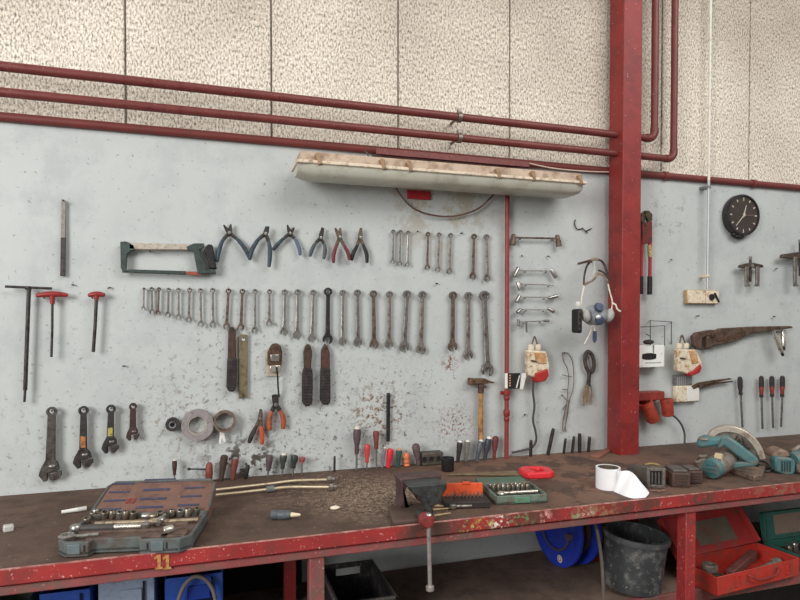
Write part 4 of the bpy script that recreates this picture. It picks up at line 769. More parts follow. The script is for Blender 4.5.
stood('screwdriver', 'dark green screwdriver with a white cap standing behind the brass rods', 'screwdriver', (283.6, 454.2), (282, 480), 3.8, M('dark_green_handle', (62, 68, 60), .45, 0, .2, 40, ((120, 116, 96), .25, 60)), .66, CAPW, 'bulb')
stood('screwdriver', 'blackish green screwdriver standing between the white-capped and the small red one', 'screwdriver', (294.8, 455), (292.6, 479), 3.8, M('black_green_handle', (52, 60, 58), .45, 0, .2, 40), .66, None, 'bulb')
stood('screwdriver', 'small faded red screwdriver with a long bare shaft behind the brass rods', 'screwdriver', (302.2, 457), (301.6, 478), 3.2, M('faded_red_handle', (160, 86, 86), .5, 0, .2, 40, ((100, 66, 64), .4, 60)), .34)
stood('punch', 'lone thin dark punch standing above the end of the brass rods', 'punch', (334.6, 456), (334.4, 476), 1.2, DARKSTEEL, 1, None, 'rod')
stood('screwdriver', 'tall purple-brown screwdriver with a cream cap, tallest along the bench back', 'screwdriver', (357.2, 427.6), (356.4, 472.5), 4, PURPLE, .62, CAPW, 'bulb')
stood('screwdriver', 'slim red screwdriver standing between the two tall brown ones', 'screwdriver', (367.2, 444), (366.8, 471.6), 2.9, M('slim_red_handle', (204, 70, 72), .42, 0, .15, 40, ((140, 60, 58), .3, 60)), .74)
stood('screwdriver', 'tall rust-brown screwdriver with a long thin shaft left of the black strip', 'screwdriver', (376, 431), (376.6, 471), 3.4, DRED, .47, None, 'taper')
stood('nut_driver', 'thin grey screwdriver with a tiny white cap just left of the bright red handle', 'screwdriver', (384.8, 447.5), (382, 470.4), 1.9, GREY, .95, CAPW, 'taper')
stood('screwdriver', 'bright red thick-handled screwdriver standing under the black strip', 'screwdriver', (390.6, 448.6), (388, 470), 3.6, M('glossy_red_handle', (222, 46, 60), .35, 0, .12, 40, ((150, 50, 54), .25, 60)), .98, None, 'taper')
stood('screwdriver', 'dark green handle with an orange cap standing between red and orange handles', 'screwdriver', (399.2, 449.6), (398.2, 469.4), 3.2, M('bottle_green_handle', (52, 82, 72), .42, 0, .2, 40), .98, M('orange_cap', (206, 136, 96), .5), 'taper')
stood('screwdriver', 'orange ribbed handle standing left of the grey power strip', 'screwdriver', (406.2, 452.6), (406.8, 469.4), 3.3, M('orange_ribbed_handle', (224, 118, 76), .42, 0, .15, 40, ((170, 80, 60), .3, 60)), .98, None, 'ribs')
stood('screwdriver', 'mauve-brown thick handle leaning in front of the power strip', 'screwdriver', (415.4, 443.6), (418.8, 468.6), 4, M('mauve_handle', (104, 84, 84), .5, 0, .2, 40, ((76, 62, 58), .4, 60)), .92, None, 'bulb', .05)
WC = M('white_top_cap', (226, 224, 218), .4, 0, .06, 60)
stood('screwdriver', 'dark grey handle with white top standing behind the black pot', 'screwdriver', (460, 441.6), (457.6, 465.8), 3, RUBBER, .98, WC, 'taper')
stood('screwdriver', 'pale grey handle with white top beside the black pot', 'screwdriver', (467.6, 441), (465.8, 464.8), 3, M('pale_grey_handle', (118, 114, 108), .5, 0, .15, 40, ((80, 74, 70), .3, 60)), .98, WC, 'taper')
stood('screwdriver', 'silver-and-black handle with white top directly under the hammer handle', 'screwdriver', (481.2, 440.6), (476.4, 464), 3.1, M('silver_black_handle', (86, 90, 96), .4, .2, .3, 40, ((170, 176, 186), .3, 40)), .98, WC, 'taper')
stood('screwdriver', 'blue-black handle with white top leaning right of the hammer handle', 'screwdriver', (489, 437.6), (484.6, 463.4), 3.4, M('blue_black_handle', (60, 64, 76), .4, 0, .25, 40, ((150, 160, 176), .22, 40)), .98, WC, 'bulb')
fr_ = stood('scraper', 'dark red flat-ended scraper standing left of the red pipe foot', 'scraper', (495.8, 436), (493.8, 461.6), 3.2, M('dark_red_scraper', (122, 56, 54), .5, 0, .2, 40, ((84, 48, 46), .4, 60)), .98, None, 'bulb')
for (x0, y0, x1, y1, r, w) in ((531, 440, 530.6, 457.8, 1.7, 'short dark punch standing just right of the red pipe foot'), (553.4, 428.4, 547.8, 455.6, 1.9, 'longest leaning dark punch standing below the cream socket block'),
                           (565.6, 438.4, 563.6, 454.6, 1.4, 'thin leaning punch below the rusty wire tangle'), (574, 436.2, 572, 453.8, 1.5, 'thin punch just left of the thick black punch'),
                           (579.6, 433.4, 579.6, 453.2, 1.9, 'thick upright black punch between two thinner ones'), (589.6, 436.6, 588.4, 452.4, 1.7, 'short black punch standing nearest the red column')):
    stood('punch', w, 'punch', (x0, y0), (x1, y1), r, DARKSTEEL, 1, None, 'rod', .03)
fr = Fr(W(209, 476, .05)); fr.loc.z = ZB + .0005; t = thing('gimlet', 'red-handled tool with a thin sideways rod behind the open socket case', 'tool', fr, 'tools standing along the back of the bench')
a, b = fr(209.4, 462.5), fr(208.8, 481); b.z = 0; MB().lathe([(.009, 0), (.012, .006), (.014, a.length * .5), (.012, a.length * .9), (.007, a.length)], b, a - b, 14).build('handle', M('grimy_red_handle', (134, 66, 60), .5, 0, .2, 40, ((88, 54, 50), .4, 60)), t)
MB().tube([fr(207.6, 469.4), fr(190, 469)], .003, 8).ball(fr(189, 469), .006, 8).build('rod', DARKSTEEL, t)
# power strip
fr = Fr(W(433, 464, .03)); fr.loc.z = ZB + .0005; t = thing('power_strip', 'grimy grey power strip with round sockets at the back of the bench', 'power strip', fr)
a = fr(422, 451.6, -.02); b = fr(443.2, 464, -.02); h = a.z - .006
MB().bx(a.x, b.x, -.024, .02, 0, h).build('body', M('grimy_grey_strip', (82, 77, 68), .6, 0, .2, 40, ((60, 54, 48), .4, 60)), t, bevel=.006)
for px in (424.2, 431, 438.4):
    c = fr(px, 458, -.024); mb = MB(); mb.ring(c.x, h * .5, .013, .0095, -.027, -.022, 18); mb.build('socket', RUBBER, t); o = MB().lathe([(.0095, 0), (.0095, .001)], (c.x, -.0235, h * .5), (0, -1, 0), 16).build('socket_well', BLACK, t)
# black pot
fr = bf(450.4, 472.4, ZB + .0004); fr.loc.y += .028; r = 6.6 * fr.s; tag(MB().lathe([(r * .92, 0), (r * .95, .001), (r, .054), (r * .9, .054), (r * .84, .008), (.001, .007)], n=24, cap=True).build('pot', BLACK, loc=fr.loc), 'small black pot standing at the back of the bench below the hammer', 'pot')

# ------------------------------------------------------------------ open socket case
rz = math.atan2(-.066, .33)
fr = Fr(Vector((-.382, -.682, ZB + .0005)), rz); SC = thing('socket_case', 'open dirty grey plastic socket case with brown lid lying on the bench', 'tool case', fr)
cw, cdp, hh = .340, .232, .041
CASE = M('dirty_grey_case', (92, 99, 98), .6, 0, .18, 20, ((84, 72, 64), .45, 22)); LIDM = M('brown_grimed_lid', (122, 90, 79), .65, 0, .14, 14, ((98, 72, 63), .4, 20), fine=((150, 120, 106), .15, 90)); TRAYM = M('grimed_tray', (104, 84, 74), .7, 0, .2, 25, ((72, 58, 52), .4, 40))
mb = MB(); c = .028
out = [(c, 0), (.085, 0), (.092, .022), (.205, .022), (.212, 0), (cw - c, 0), (cw, c), (cw, cdp), (0, cdp), (0, c)]
inn = [(c + .006, .026), (cw - c - .006, .026), (cw - .010, c + .012), (cw - .010, cdp - .008), (.010, cdp - .008), (.010, c + .012)]
mb.flat(out, .006, .018)
for (x0, x1, y0, y1) in ((0, .009, c, cdp), (cw - .009, cw, c, cdp), (0, cw, cdp - .007, cdp)): mb.bx(x0, x1, y0, y1, .006, hh)
mb.flat([(c, 0), (.085, 0), (.092, .022), (.205, .022), (.212, 0), (cw - c, 0), (cw, c), (cw - .009, c), (cw - c - .004, .012), (.216, .012), (.208, .031), (.088, .031), (.082, .012), (c + .004, .012), (.009, c), (0, c)], .002, hh)
mb.build('tray', CASE, SC, bevel=.003)
mb = MB(); mb.bx(.009, cw - .009, .031, cdp - .007, .018, .027)
for x0, x1, y0, y1 in ((.06, .27, .045, .062), (.02, .3, .1, .112), (.02, .3, .146, .156), (.25, .315, .045, .095)): mb.bx(x0, x1, y0, y1, .026, .033)
mb.build('insert', TRAYM, SC, bevel=.002)
mb = MB()
for x in (.052, .074, .23, .255, .278): mb.bx(x, x + .004, -.0012, .002, .016, .032)
mb.build('latch_slots', BLACK, SC)
for x in (.034, .24): MB().bx(x, x + .032, -.003, .002, .010, .036).build('latch', M('grey_blue_latch', (100, 112, 114), .5, 0, .12, 30, ((100, 96, 90), .3, 40)), SC, bevel=.002)
# lid folded right back, its inner face up
tl = R(20); lz = lambda y: hh - .004 + math.sin(tl) * y
lid = MB(); lp = [(.002, 0), (cw - .002, 0), (cw, .03), (cw - .004, .145), (cw - .022, .168), (.024, .168), (.006, .145), (0, .03)]
m = Matrix.Translation((0, cdp + .002, hh - .03)) @ Matrix.Rotation(tl, 4, 'X')
def put(mb): bmesh.ops.transform(mb.bm, matrix=m, verts=mb.bm.verts); return mb
lid.flat(lp, -.012, .026); LID = put(lid).build('lid', LIDM, SC, bevel=.004)
rim = MB(); pts = [Vector((x, y, .027)) for x, y in lp[2:]] ; rim.tube([Vector((0.001, .012, .027))] + [Vector((x, y, .027)) for x, y in reversed(lp[3:8])][0:0] + [Vector((.002, .03, .027)), Vector((.008, .144, .027)), Vector((.025, .166, .027)), Vector((cw - .023, .166, .027)), Vector((cw - .006, .144, .027)), Vector((cw - .002, .03, .027))], .004, 8)
put(rim).build('lid_rim', CASE, LID)
SLOT = M('blue_grey_lid_slots', (66, 68, 92), .6, 0, .15, 40, ((110, 90, 86), .25, 50))
def lslot(px0, px1, py, hgt=.008):
    mi = (Matrix.Translation(fr.loc) @ Matrix.Rotation(rz, 4, 'Z') @ m).inverted()
    n = (Matrix.Rotation(rz, 3, 'Z') @ m.to_3x3()) @ Vector((0, 0, 1)); p0 = Matrix.Translation(fr.loc) @ Matrix.Rotation(rz, 4, 'Z') @ m @ Vector((0, 0, .0265))
    q = []
    for px in (px0, px1):
        r = ray(px, py); tt = (p0 - CP).dot(n) / r.dot(n); q.append(mi @ (CP + r * tt))
    return q, hgt
tpx = lambda x, y: (50 + x / 4.444, 465 + y / 4.444)
for x0, x1, y, hg in ((275, 370, 85, .010), (418, 556, 72, .022), (605, 700, 68, .012), (262, 352, 122, .009), (415, 530, 112, .012), (598, 685, 103, .008), (240, 333, 160, .008), (400, 515, 152, .011), (580, 672, 141, .008), (205, 312, 200, .010), (380, 500, 190, .011), (568, 660, 180, .010)):
    (a, b), hg = lslot(*[tpx(x0, y)[0], tpx(x1, y)[0]], tpx(x0, y)[1], hg); put(MB().prism([(a.x, .0258), (b.x, .0258), (b.x, .0282), (a.x, .0282)], a.y - hg * .42, a.y + hg * .42)).build('lid_slot', SLOT, LID)
sl = MB()
for x in (340, 362):
    (a, b), hg = lslot(tpx(x, 160)[0], tpx(x + 16, 160)[0], tpx(x, 160)[1]); sl.prism([(a.x, .0262), (b.x, .0262), (b.x, .028), (a.x, .028)], a.y - .012, a.y + .012)
put(sl).build('lid_tabs', M('dark_red_tab', (122, 58, 50), .6), LID)
# contents of the case: each socket, ratchet and bar a thing of its own
def cpt(px, py, h): return B(px, py + 3.4, ZB + h)
def socket(label, px, py, r, ln, axis, mat, group, h=.028, square=True):
    p = cpt(px, py, h); p.z = ZB + h + (0 if abs(Vector(axis).z) > .5 else r); fr = Fr(p)
    mb = MB(); mb.lathe([(r * .86, 0), (r, ln * .08), (r, ln * .92), (r * .9, ln), (r * .62, ln), (r * .55, ln * .45), (r * .05, ln * .4)], (0, 0, 0), axis, 14)
    return tag(mb.build('socket', mat, loc=fr.loc), label, 'socket', group)
DULLCH = M('grimed_chrome', (148, 138, 124), .35, .8, .25, 60, ((84, 66, 54), .4, 70))
row = [(96, 513.6, .011, 0), (104.6, 515.2, .012, 1), (112.5, 515.4, .010, 0), (119.5, 515.2, .011, 1), (126, 515.4, .011, 0), (133.4, 515.2, .0115, 1), (142, 516, .010, 2), (149.5, 516, .010, 2), (172, 514, .010, 0), (180, 513.4, .011, 1), (188, 512.8, .012, 0), (196.5, 511.6, .009, 1)]
for i, (px, py, r, k) in enumerate(row):
    ax = ((0, 0, 1), (.1, -.3, 1), (1, -.2, 0))[k]
    socket('%s socket, %s from the left in the back row of the open case' % ('lying chrome' if k == 2 else 'upright grimy chrome', ORD[i]), px, py, r, .024 if k < 2 else .026, ax, DULLCH if i % 3 else CHROME, 'sockets in the back row of the case', .028)
for i, (px, py, r, lab) in enumerate(((87, 520.5, .011, 'dull socket behind the ratchet grip near the left side of the case'), (93, 514.5, .010, 'small dull socket at the back left corner of the case'), (160.5, 514, .012, 'dark socket at the middle of the back row between lying sockets'))):
    socket(lab, px, py, r, .02, (0, -.2, 1), DULLCH, 'loose sockets at the left of the case')
p = cpt(67, 537.5, .03); p.z = ZB + .03; fr2 = Fr(p); t = thing('stubby_ratchet', 'big chrome ratchet head with round ring at the front left corner of the case', 'ratchet', fr2)
MB().lathe([(.019, 0), (.021, .004), (.021, .014), (.017, .018), (.011, .018), (.010, .010), (.001, .009)], n=20).build('head', CHROME, t); MB().tube([(.018, .004, .008), (.075, .004, .008)], .006, 10).build('neck', CHROME, t)
p = cpt(76, 528, .03); p.z = ZB + .034; fr2 = Fr(p, rz); t = thing('ratchet', 'long ratchet with dark grip and bright chrome shaft lying across the open case', 'ratchet', fr2)
MB().lathe([(.013, -.006), (.016, -.002), (.016, .010), (.012, .015), (.004, .016)], n=18).build('head', CHROME, t)
MB().tube([(.006, 0, .004), (.045, .002, .004), (.10, .002, .004)], [.008, .0105, .010], 12).build('grip', M('dark_rubber_grip', (70, 66, 64), .6, 0, .2, 60), t)
MB().tube([(.098, .002, .004), (.172, .002, .004)], .0075, 12).build('shaft', M('bright_chrome', (1, 1, 1)), t); MB().lathe([(.011, 0), (.013, .003), (.013, .014), (.009, .018)], (.184, .002, -.004), (0, 0, 1), 16).build('drive_end', CHROME, t)
p = cpt(95, 522.5, .03); p.z = ZB + .036; fr2 = Fr(p, rz); tag(MB().tube([(0, 0, 0), (.15, .004, 0)], .006, 10).lathe([(.009, 0), (.009, .02)], (.15, .004, 0), (1, 0, 0), 12).build('extension_bar', M('pale_grimed_steel', (168, 152, 128), .45, .5, .2, 50, ((104, 84, 66), .35, 60)), loc=fr2.loc, rot=(0, 0, rz)), 'pale extension bar lying behind the ratchet in the open case', 'extension bar')
p = cpt(160, 520, .03); p.z = ZB + .036; fr2 = Fr(p, rz); t = thing('sliding_t_bar', 'chrome T-bar with cross piece lying at the right of the open case', 'T-bar', fr2)
MB().tube([(-.02, -.004, 0), (.105, .004, 0)], .0055, 10).build('bar', M('pale_grimed_steel', (1, 1, 1)), t); MB().tube([(.002, -.03, .002), (.004, .035, .006)], .0065, 10).ball((.003, 0, .002), .013, 12).build('cross_piece', CHROME, t)
p = cpt(171.6, 531, .03); p.z = ZB + .034; fr2 = Fr(p); tag(MB().lathe([(.009, 0), (.011, .004), (.011, .022), (.008, .026)], (-.02, 0, .008), (1, .3, .1), 12).build('universal_joint', M('bright_chrome', (1, 1, 1)), loc=fr2.loc), 'short bright joint lying near the front right of the open case', 'joint')

# ------------------------------------------------------------------ small things on the bench top
p = B(61.5, 514.5); q = B(86.5, 510.5); fr = Fr((p + q) / 2); fr.loc.z += .0075; t = thing('marker_pen', 'slim white marker lying on the bench left of the open socket case', 'pen', fr); d = (q - p) / 2
MB().tube([-d, d * .3], [.0055, .007], 12).build('barrel', WHITE, t); MB().tube([d * .28, d], .0075, 12).build('cap', M('grey_white_cap', (206, 204, 198), .4), t)
fr = bf(8.5, 531); fr.loc.z += .009; tag(MB().box((0, 0, 0), (.026, .02, .018), Euler((.1, .05, .4)).to_matrix()).build('block', M('pale_block', (188, 190, 184), .6), loc=fr.loc, bevel=.003), 'small pale block lying alone on the left end of the bench', 'block')
def rod(label, pts, endp, r, mat):
    P = [B(*p, ZB + .0135) for p in pts]; fr = Fr(P[0]); t = thing('brass_rod', label, 'rod', fr, 'long pale rods on the bench'); Q = [p - fr.loc for p in P]
    MB().tube(smoothpath(Q), r, 8).build('tube', mat, t); d = (Q[-1] - Q[-2]).normalized()
    MB().lathe([(.009, -.004), (.013, 0), (.013, .012), (.0085, .014), (.0085, .024), (.006, .026)], Q[-1], d, 6).build('nut', CHROME, t); return t, Q
t, Q = rod('upper long pale brass rod ending in a hexagon nut on the bench', [(205, 491), (240, 487), (270, 483.6), (295, 480.6), (328, 479.6)], None, .0046, BRASS)
t, Q = rod('lower long pale brass rod with a small grey clip on the bench', [(205, 496), (240, 492.4), (270, 489), (290, 487), (330, 487)], None, .0046, BRASS)
MB().tube([Q[2] - Vector((.012, .001, 0)), Q[2] + Vector((.014, .003, 0))], .011, 10).build('clip', GREY, t)
p = B(271, 519.5); q = B(300.5, 519.5); fr = Fr((p + q) / 2); fr.loc.z += .0145; t = thing('small_bottle', 'small dark grey bottle with pale nozzle lying on the bench', 'bottle', fr); d = (q - p) / 2; ln = d.length
MB().lathe([(.011, 0), (.0145, .004), (.0145, .018), (.013, .020), (.0145, .022), (.0145, ln * 1.0), (.011, ln * 1.3), (.008, ln * 1.34)], -d, d, 16).build('body', M('dark_blue_grey_bottle', (86, 92, 96), .45, 0, .2, 40, ((120, 112, 104), .25, 50)), t)
MB().lathe([(.0075, ln * 1.32), (.007, ln * 1.5), (.0045, ln * 1.9), (.003, ln * 2)], -d, d, 12).build('nozzle', M('cream_nozzle', (222, 206, 176), .45), t)
fr = bf(335, 509.5); fr.loc.z += .006; tag(MB().ball((0, 0, 0), (.017, .012, .0065), 12).build('pebble', M('pale_shell', (226, 214, 194), .5), loc=fr.loc), 'pale rounded pebble lying on the bench left of the vice', 'pebble')
mb = MB(); random.seed(3)
for i in range(420):
    px = random.gauss(364, 20); py = random.gauss(492, 9)
    if py > 520 or py < 474 or px > 398: continue
    p = B(px, py); s_ = random.uniform(.0013, .0038); mb.box((p.x, p.y, ZB + s_ * .35), (s_ * 1.8, s_, s_ * .8), Euler((random.random(), random.random(), random.random() * 3)).to_matrix())
tag(mb.build('metal_swarf', M('pale_swarf', (150, 130, 110), .6, .1, .3, 200)), 'scatter of pale swarf and crumbs on the bench left of the vice', 'swarf', None, 'stuff')

# ------------------------------------------------------------------ bench vice
fr = Fr((W(418, 520, .66).x, -.66, ZB)); V = thing('bench_vice', 'old dark steel bench vice clamped over the front edge of the bench', 'vice', fr); V.location.z += .0005
VD = M('dark_worn_vice', (70, 74, 72), .5, .35, .25, 25, ((58, 44, 42), .4, 40), fine=((150, 140, 132), .1, 120)); VR = M('reddish_brown_vice', (86, 66, 63), .6, .15, .25, 25, ((66, 48, 46), .4, 40))
fx = lambda px, py, off: W(px, py, off) - fr.loc
# base and rear body
mb = MB(); a = fx(388, 524, .66); b = fx(424, 524, .66); mb.flat([(a.x, -.05), (b.x + .02, -.055), (b.x + .04, .09), (a.x + .03, .1)], 0, .014); mb.build('base', M('dusty_vice_base', (92, 74, 66), .8, .1, .2, 25), V, bevel=.004)
A = [fx(*q, .585) for q in ((398, 478), (441, 474), (440, 479), (434, 489), (430, 500), (429, 512), (424, 513), (421, 503), (414, 490.5), (406, 486), (404, 492), (405, 508), (409, 517), (398.6, 519), (400.6, 500), (400.4, 484))]
mb = MB(); mb.prism([(v.x, max(v.z, .012)) for v in A], -.012 + .075, .055 + .075); mb.build('rear_body', VR, V, bevel=.004)
J = [fx(*q, .60) for q in ((400, 479), (437, 476), (436.4, 481), (432, 489), (428, 497), (420, 499), (416, 491), (404.4, 486.4))]
mb = MB(); mb.prism([(v.x, v.z) for v in J], -.03, .012); mb.build('fixed_jaw', VD, V, bevel=.004)
J2 = [fx(*q, .66) for q in ((404.4, 484), (437, 481.6), (434.6, 489.4), (428, 500), (431, 515), (432.4, 522), (421.4, 522), (423, 508), (418.6, 496), (410, 489))]
mb = MB(); mb.prism([(v.x, v.z) for v in J2], -.028, .0); mb.build('moving_jaw', VD, V, bevel=.004)
t0 = fx(399, 477, .57); mb = MB(); mb.bx(t0.x + .004, t0.x + .122, -.02, .125, t0.z - .014, t0.z - .004); mb.build('jaw_cap', VD, V, bevel=.004)
c = fx(427, 521, .76); cy = c.y
MB().tube([(c.x, -.03, c.z), (c.x, cy + .02, c.z)], .013, 14).build('screw', VD, V)
MB().lathe([(.016, 0), (.022, .004), (.022, .026), (.017, .034), (.006, .036)], (c.x, cy + .022, c.z), (0, -1, 0), 20).build('screw_head', M('red_screw_head', (140, 58, 56), .5, .1, .2, 30, ((90, 50, 48), .4, 40)), V)
e0 = fx(428.4, 515, .762); e1 = fx(430, 588, .762); HB = M('bright_handle_bar', (190, 184, 178), .32, .6, .12, 30, ((130, 116, 106), .3, 50))
MB().tube([e0, e1], .0064, 12).build('handle_bar', HB, V); MB().lathe([(.007, -.008), (.0125, -.005), (.0125, .006), (.008, .01)], e1, e1 - e0, 14).build('handle_end', HB, V); MB().lathe([(.008, -.004), (.0105, 0), (.008, .006)], e0, e1 - e0, 12).build('handle_end', HB, V)

# ------------------------------------------------------------------ orange bit box, green socket case, saw, small bits
fr = Fr(B(444.5, 509.5), R(-13)); fr.loc.z += .0004; t = thing('bit_box', 'open orange lidded bit box standing on the bench between vice and green case', 'box', fr)
wb = .150; MB().bx(0, wb, 0, .070, 0, .022).build('base', M('black_bit_base', (52, 46, 44), .6, 0, .2, 40), t, bevel=.003)
m = Matrix.Translation((0, .072, .010)) @ Matrix.Rotation(R(78), 4, 'X')
lb = MB(); lb.bx(.0, wb - .006, .0, .053, -.014, 0); put(lb); lb.build('lid', BORANGE, t, bevel=.004)
lb = MB(); lb.bx(.075, .1, .047, .057, -.016, .003); put(lb); lb.build('latch', BORANGE, t, bevel=.002)
for i in range(10):
    x = .018 + i * .0128; k = Fr(fr.loc + fr.m @ Vector((x, .05, .022))); ln = .014 + .004 * (i % 3)
    tag(MB().lathe([(.0042, 0), (.0042, ln * .6), (.0024, ln * .65), (.0018, ln)], n=6).build('screw_bit', CHROME if i % 2 else CGR, loc=k.loc), '%s steel bit from the left in the open orange bit box' % ORD[i], 'bit', 'steel bits in the orange box')
p = B(452.6, 509.4); q = B(471.4, 508.6); fr2 = Fr(p); fr2.loc.z += .010; d = q - p; t = thing('small_ratchet', 'small bright ratchet with round head lying before the orange bit box', 'ratchet', fr2)
MB().lathe([(.010, -.008), (.013, -.005), (.013, .005), (.010, .008), (.004, .008)], n=16).build('head', CHROME, t); MB().tube([(.008, 0, 0), d], [.0045, .004], 8).build('shaft', M('bright_chrome', (1, 1, 1)), t)
for (a, b, w) in (((432.6, 506.6), (446.8, 507.6), 'farthest'), ((433, 511), (449, 509.6), 'middle'), ((433.6, 517), (450.4, 514.4), 'nearest')):
    p = B(*a); q = B(*b); fr2 = Fr(p); fr2.loc.z += .0042; tag(MB().tube([(0, 0, 0), q - p], [.004, .0026], 8).build('drill_bit', M('tan_drill_steel', (186, 160, 122), .45, .3, .2, 80), loc=fr2.loc), '%s of three tan drill bits lying right beside the vice' % w, 'drill bit', 'drill bits beside the vice')
# green case
p0, p1, p2 = B(496, 505.4), B(547.7, 503), B(487, 489); rzg = math.atan2((p1 - p0).y, (p1 - p0).x); fr = Fr(p0, rzg); fr.loc.z += .0004
t = thing('small_socket_case', 'faded green socket case lying open on the bench beside the orange box', 'tool case', fr); gw = (p1 - p0).length; gd = .165; gh = .03
mb = MB(); mb.bx(0, gw, 0, gd, 0, .012).bx(0, gw, 0, .007, .0, gh).bx(0, gw, gd - .007, gd, 0, gh).bx(0, .007, 0, gd, 0, gh).bx(gw - .007, gw, 0, gd, 0, gh); mb.build('tray', GREENBOX, t, bevel=.003)
MB().bx(.007, gw - .007, .007, gd - .007, .012, .019).build('insert', M('dark_green_insert', (66, 74, 68), .7, 0, .2, 40, ((84, 70, 60), .4, 50)), t)
MB().bx(gw * .36, gw * .66, -.003, .003, .004, .024).build('latch', M('mid_green_latch', (92, 134, 110), .5, 0, .12, 30, ((110, 110, 92), .3, 40)), t, bevel=.002)
m = Matrix.Translation((0, gd + .002, .010)) @ Matrix.Rotation(R(3), 4, 'X'); lb = MB(); lb.bx(.0, gw, 0, .09, -.006, .010); put(lb); lb.build('lid', M('green_lid', (84, 112, 94), .55, 0, .15, 25, ((96, 98, 80), .35, 40)), t, bevel=.004)
k = 0
for r_, n, h_ in ((0, 9, .018), (1, 8, .022)):
    for i in range(n):
        v = fr.loc + fr.m @ Vector((.02 + i * (gw - .04) / n, .125 - r_ * .035, .019)); rr = .0068 + .0006 * (i % 4)
        mb = MB(); mb.lathe([(rr * .86, 0), (rr, .002), (rr, h_ * .92), (rr * .9, h_), (rr * .6, h_), (rr * .5, h_ * .5), (rr * .05, h_ * .45)], n=12)
        tag(mb.build('socket', DULLCH if (i + r_) % 3 else CHROME, loc=v), '%s small socket from the left in the %s row of the green case' % (ORD[i], ('back', 'front')[r_]), 'socket', 'small sockets in the green case')
v = fr.loc + fr.m @ Vector((.03, .04, .027)); tag(MB().tube([(0, 0, 0), fr.m @ Vector((.13, .006, .0))], .006, 10).ball((0, 0, 0), (.013, .013, .008), 12).build('small_ratchet', M('bright_chrome', (1, 1, 1)), loc=v), 'bright ratchet lying across the front of the green case', 'ratchet')
# hand saw
p = B(449, 476.4); q = B(552, 475); fr = Fr(p, math.atan2((q - p).y, (q - p).x)); fr.loc.z += .004; t = thing('hand_saw', 'hand saw with bright red handle lying flat at the back of the bench', 'saw', fr); L_ = (q - p).length; hs0 = L_ * .70
MB().flat([(0, .0), (0, .014), (hs0 + .03, .055), (hs0 + .03, -.02)], 0, .0025).build('blade', M('olive_grimed_blade', (138, 120, 92), .6, .2, .2, 20, ((104, 84, 64), .4, 30)), t)
mb = MB(); mb.flat([(hs0, -.04), (hs0 - .004, .03), (hs0 + .02, .055), (hs0 + .045, .055), (hs0 + .04, .012), (hs0 + .05, -.02), (hs0 + .045, -.055), (hs0 + .015, -.06)], -.004, .020).flat([(hs0 + .03, -.06), (L_ - .02, -.052), (L_, -.03), (L_ - .002, .03), (L_ - .03, .056), (hs0 + .03, .056), (hs0 + .035, .034), (L_ - .045, .03), (L_ - .034, .01), (L_ - .036, -.02), (L_ - .05, -.032), (hs0 + .04, -.036)], -.004, .020)
mb.build('handle', M('saw_handle_red', (226, 52, 60), .4, 0, .1, 30, ((160, 52, 52), .2, 40)), t, bevel=.005)
# white tape roll with pulled-off tail
c = B(611.5, 489.3); c.y += .02; fr = Fr(c); fr.loc.z += .0005; t = thing('white_tape_roll', 'roll of wide white tape standing on the bench with its end pulled out', 'tape roll', fr); r = .0432; hgt = .076
mb = MB(); mb.lathe([(r, 0), (r, hgt), (r * .86, hgt), (r * .86, 0), (r, 0)], n=36, cap=False); mb.build('roll', PAPER, t)
mb = MB(); mb.lathe([(r * .86, .0005), (r * .86, hgt - .001), (r * .80, hgt - .001), (r * .80, .0005), (r * .86, .0005)], n=36, cap=False); mb.build('core', M('dark_card_core', (92, 80, 66), .6), t)
def tailpt(px, py, z): return B(px, py, ZB + z) - fr.loc
top_ = smoothpath([Vector((r * .1, -r * 1.0, hgt)), tailpt(620, 471.0, .0765), tailpt(628.5, 470.8, .077), tailpt(634.5, 474.4, .070), tailpt(641, 482.5, .042), tailpt(645.4, 487.5, .024), tailpt(649.4, 492.6, .006)], 6)
bot_ = smoothpath([Vector((r * .1, -r * 1.0, .002)), tailpt(614, 491.2, .002), tailpt(618, 493, .002), tailpt(625, 496, .002), tailpt(631, 497.8, .002), tailpt(637, 498.4, .002), tailpt(645.5, 497.6, .0015)], 6)
mb = MB(); n = len(top_); rings = []
for a, b in zip(top_, bot_):
    mid = (a + b) / 2 + Vector((.002, -.002, .002)); q = Vector((-.0008, .0008, -.0008)); rings.append([a, mid, b, b + q, mid + q, a + q])
mb.loft(rings); mb.build('loose_end', PAPER, t, smooth=80)
# drill charger and packs
rzp = R(-8)
fr = Fr(B(647, 488.3), R(-22)); fr.loc.z += .0004; t = thing('power_tool_body', 'grimy grey hollow-fronted tool body lying behind the white tape', 'power tool', fr); DG = M('grimy_dark_tool', (92, 86, 82), .6, 0, .25, 40, ((112, 98, 84), .35, 50))
mb = MB(); w, h = .066, .074; mb.prism([(0, 0), (w, 0), (w, h), (0, h)], .002, .012); mb.bm.free(); mb = MB()
for (x0, x1, z0, z1) in ((0, .012, 0, h), (w - .012, w, 0, h), (.012, w - .012, 0, .012), (.012, w - .012, h - .012, h)): mb.bx(x0, x1, 0, .03, z0, z1)
mb.build('front_frame', M('dusty_frame_grey', (112, 105, 98), .6, 0, .2, 40, ((78, 70, 62), .4, 50)), t, bevel=.003); MB().bx(.012, w - .012, .01, .03, .012, h - .012).build('recess', BLACK, t); mb = MB()
for i in range(3): mb.bx(.018 + i * .012, .023 + i * .012, .006, .012, .016, h - .016)
mb.build('contacts', DG, t)
MB().loft([[Vector((x, y, z)) for x, z in ((.004 - sh, .0), (w - .004 - sh, .0), (w - .006 - sh, hh_), (.006 - sh, hh_))] for y, hh_, sh in ((.03, h - .004, 0), (.08, h - .006, .02), (.14, h - .03, .04))]).build('body', DG, t, bevel=.006)
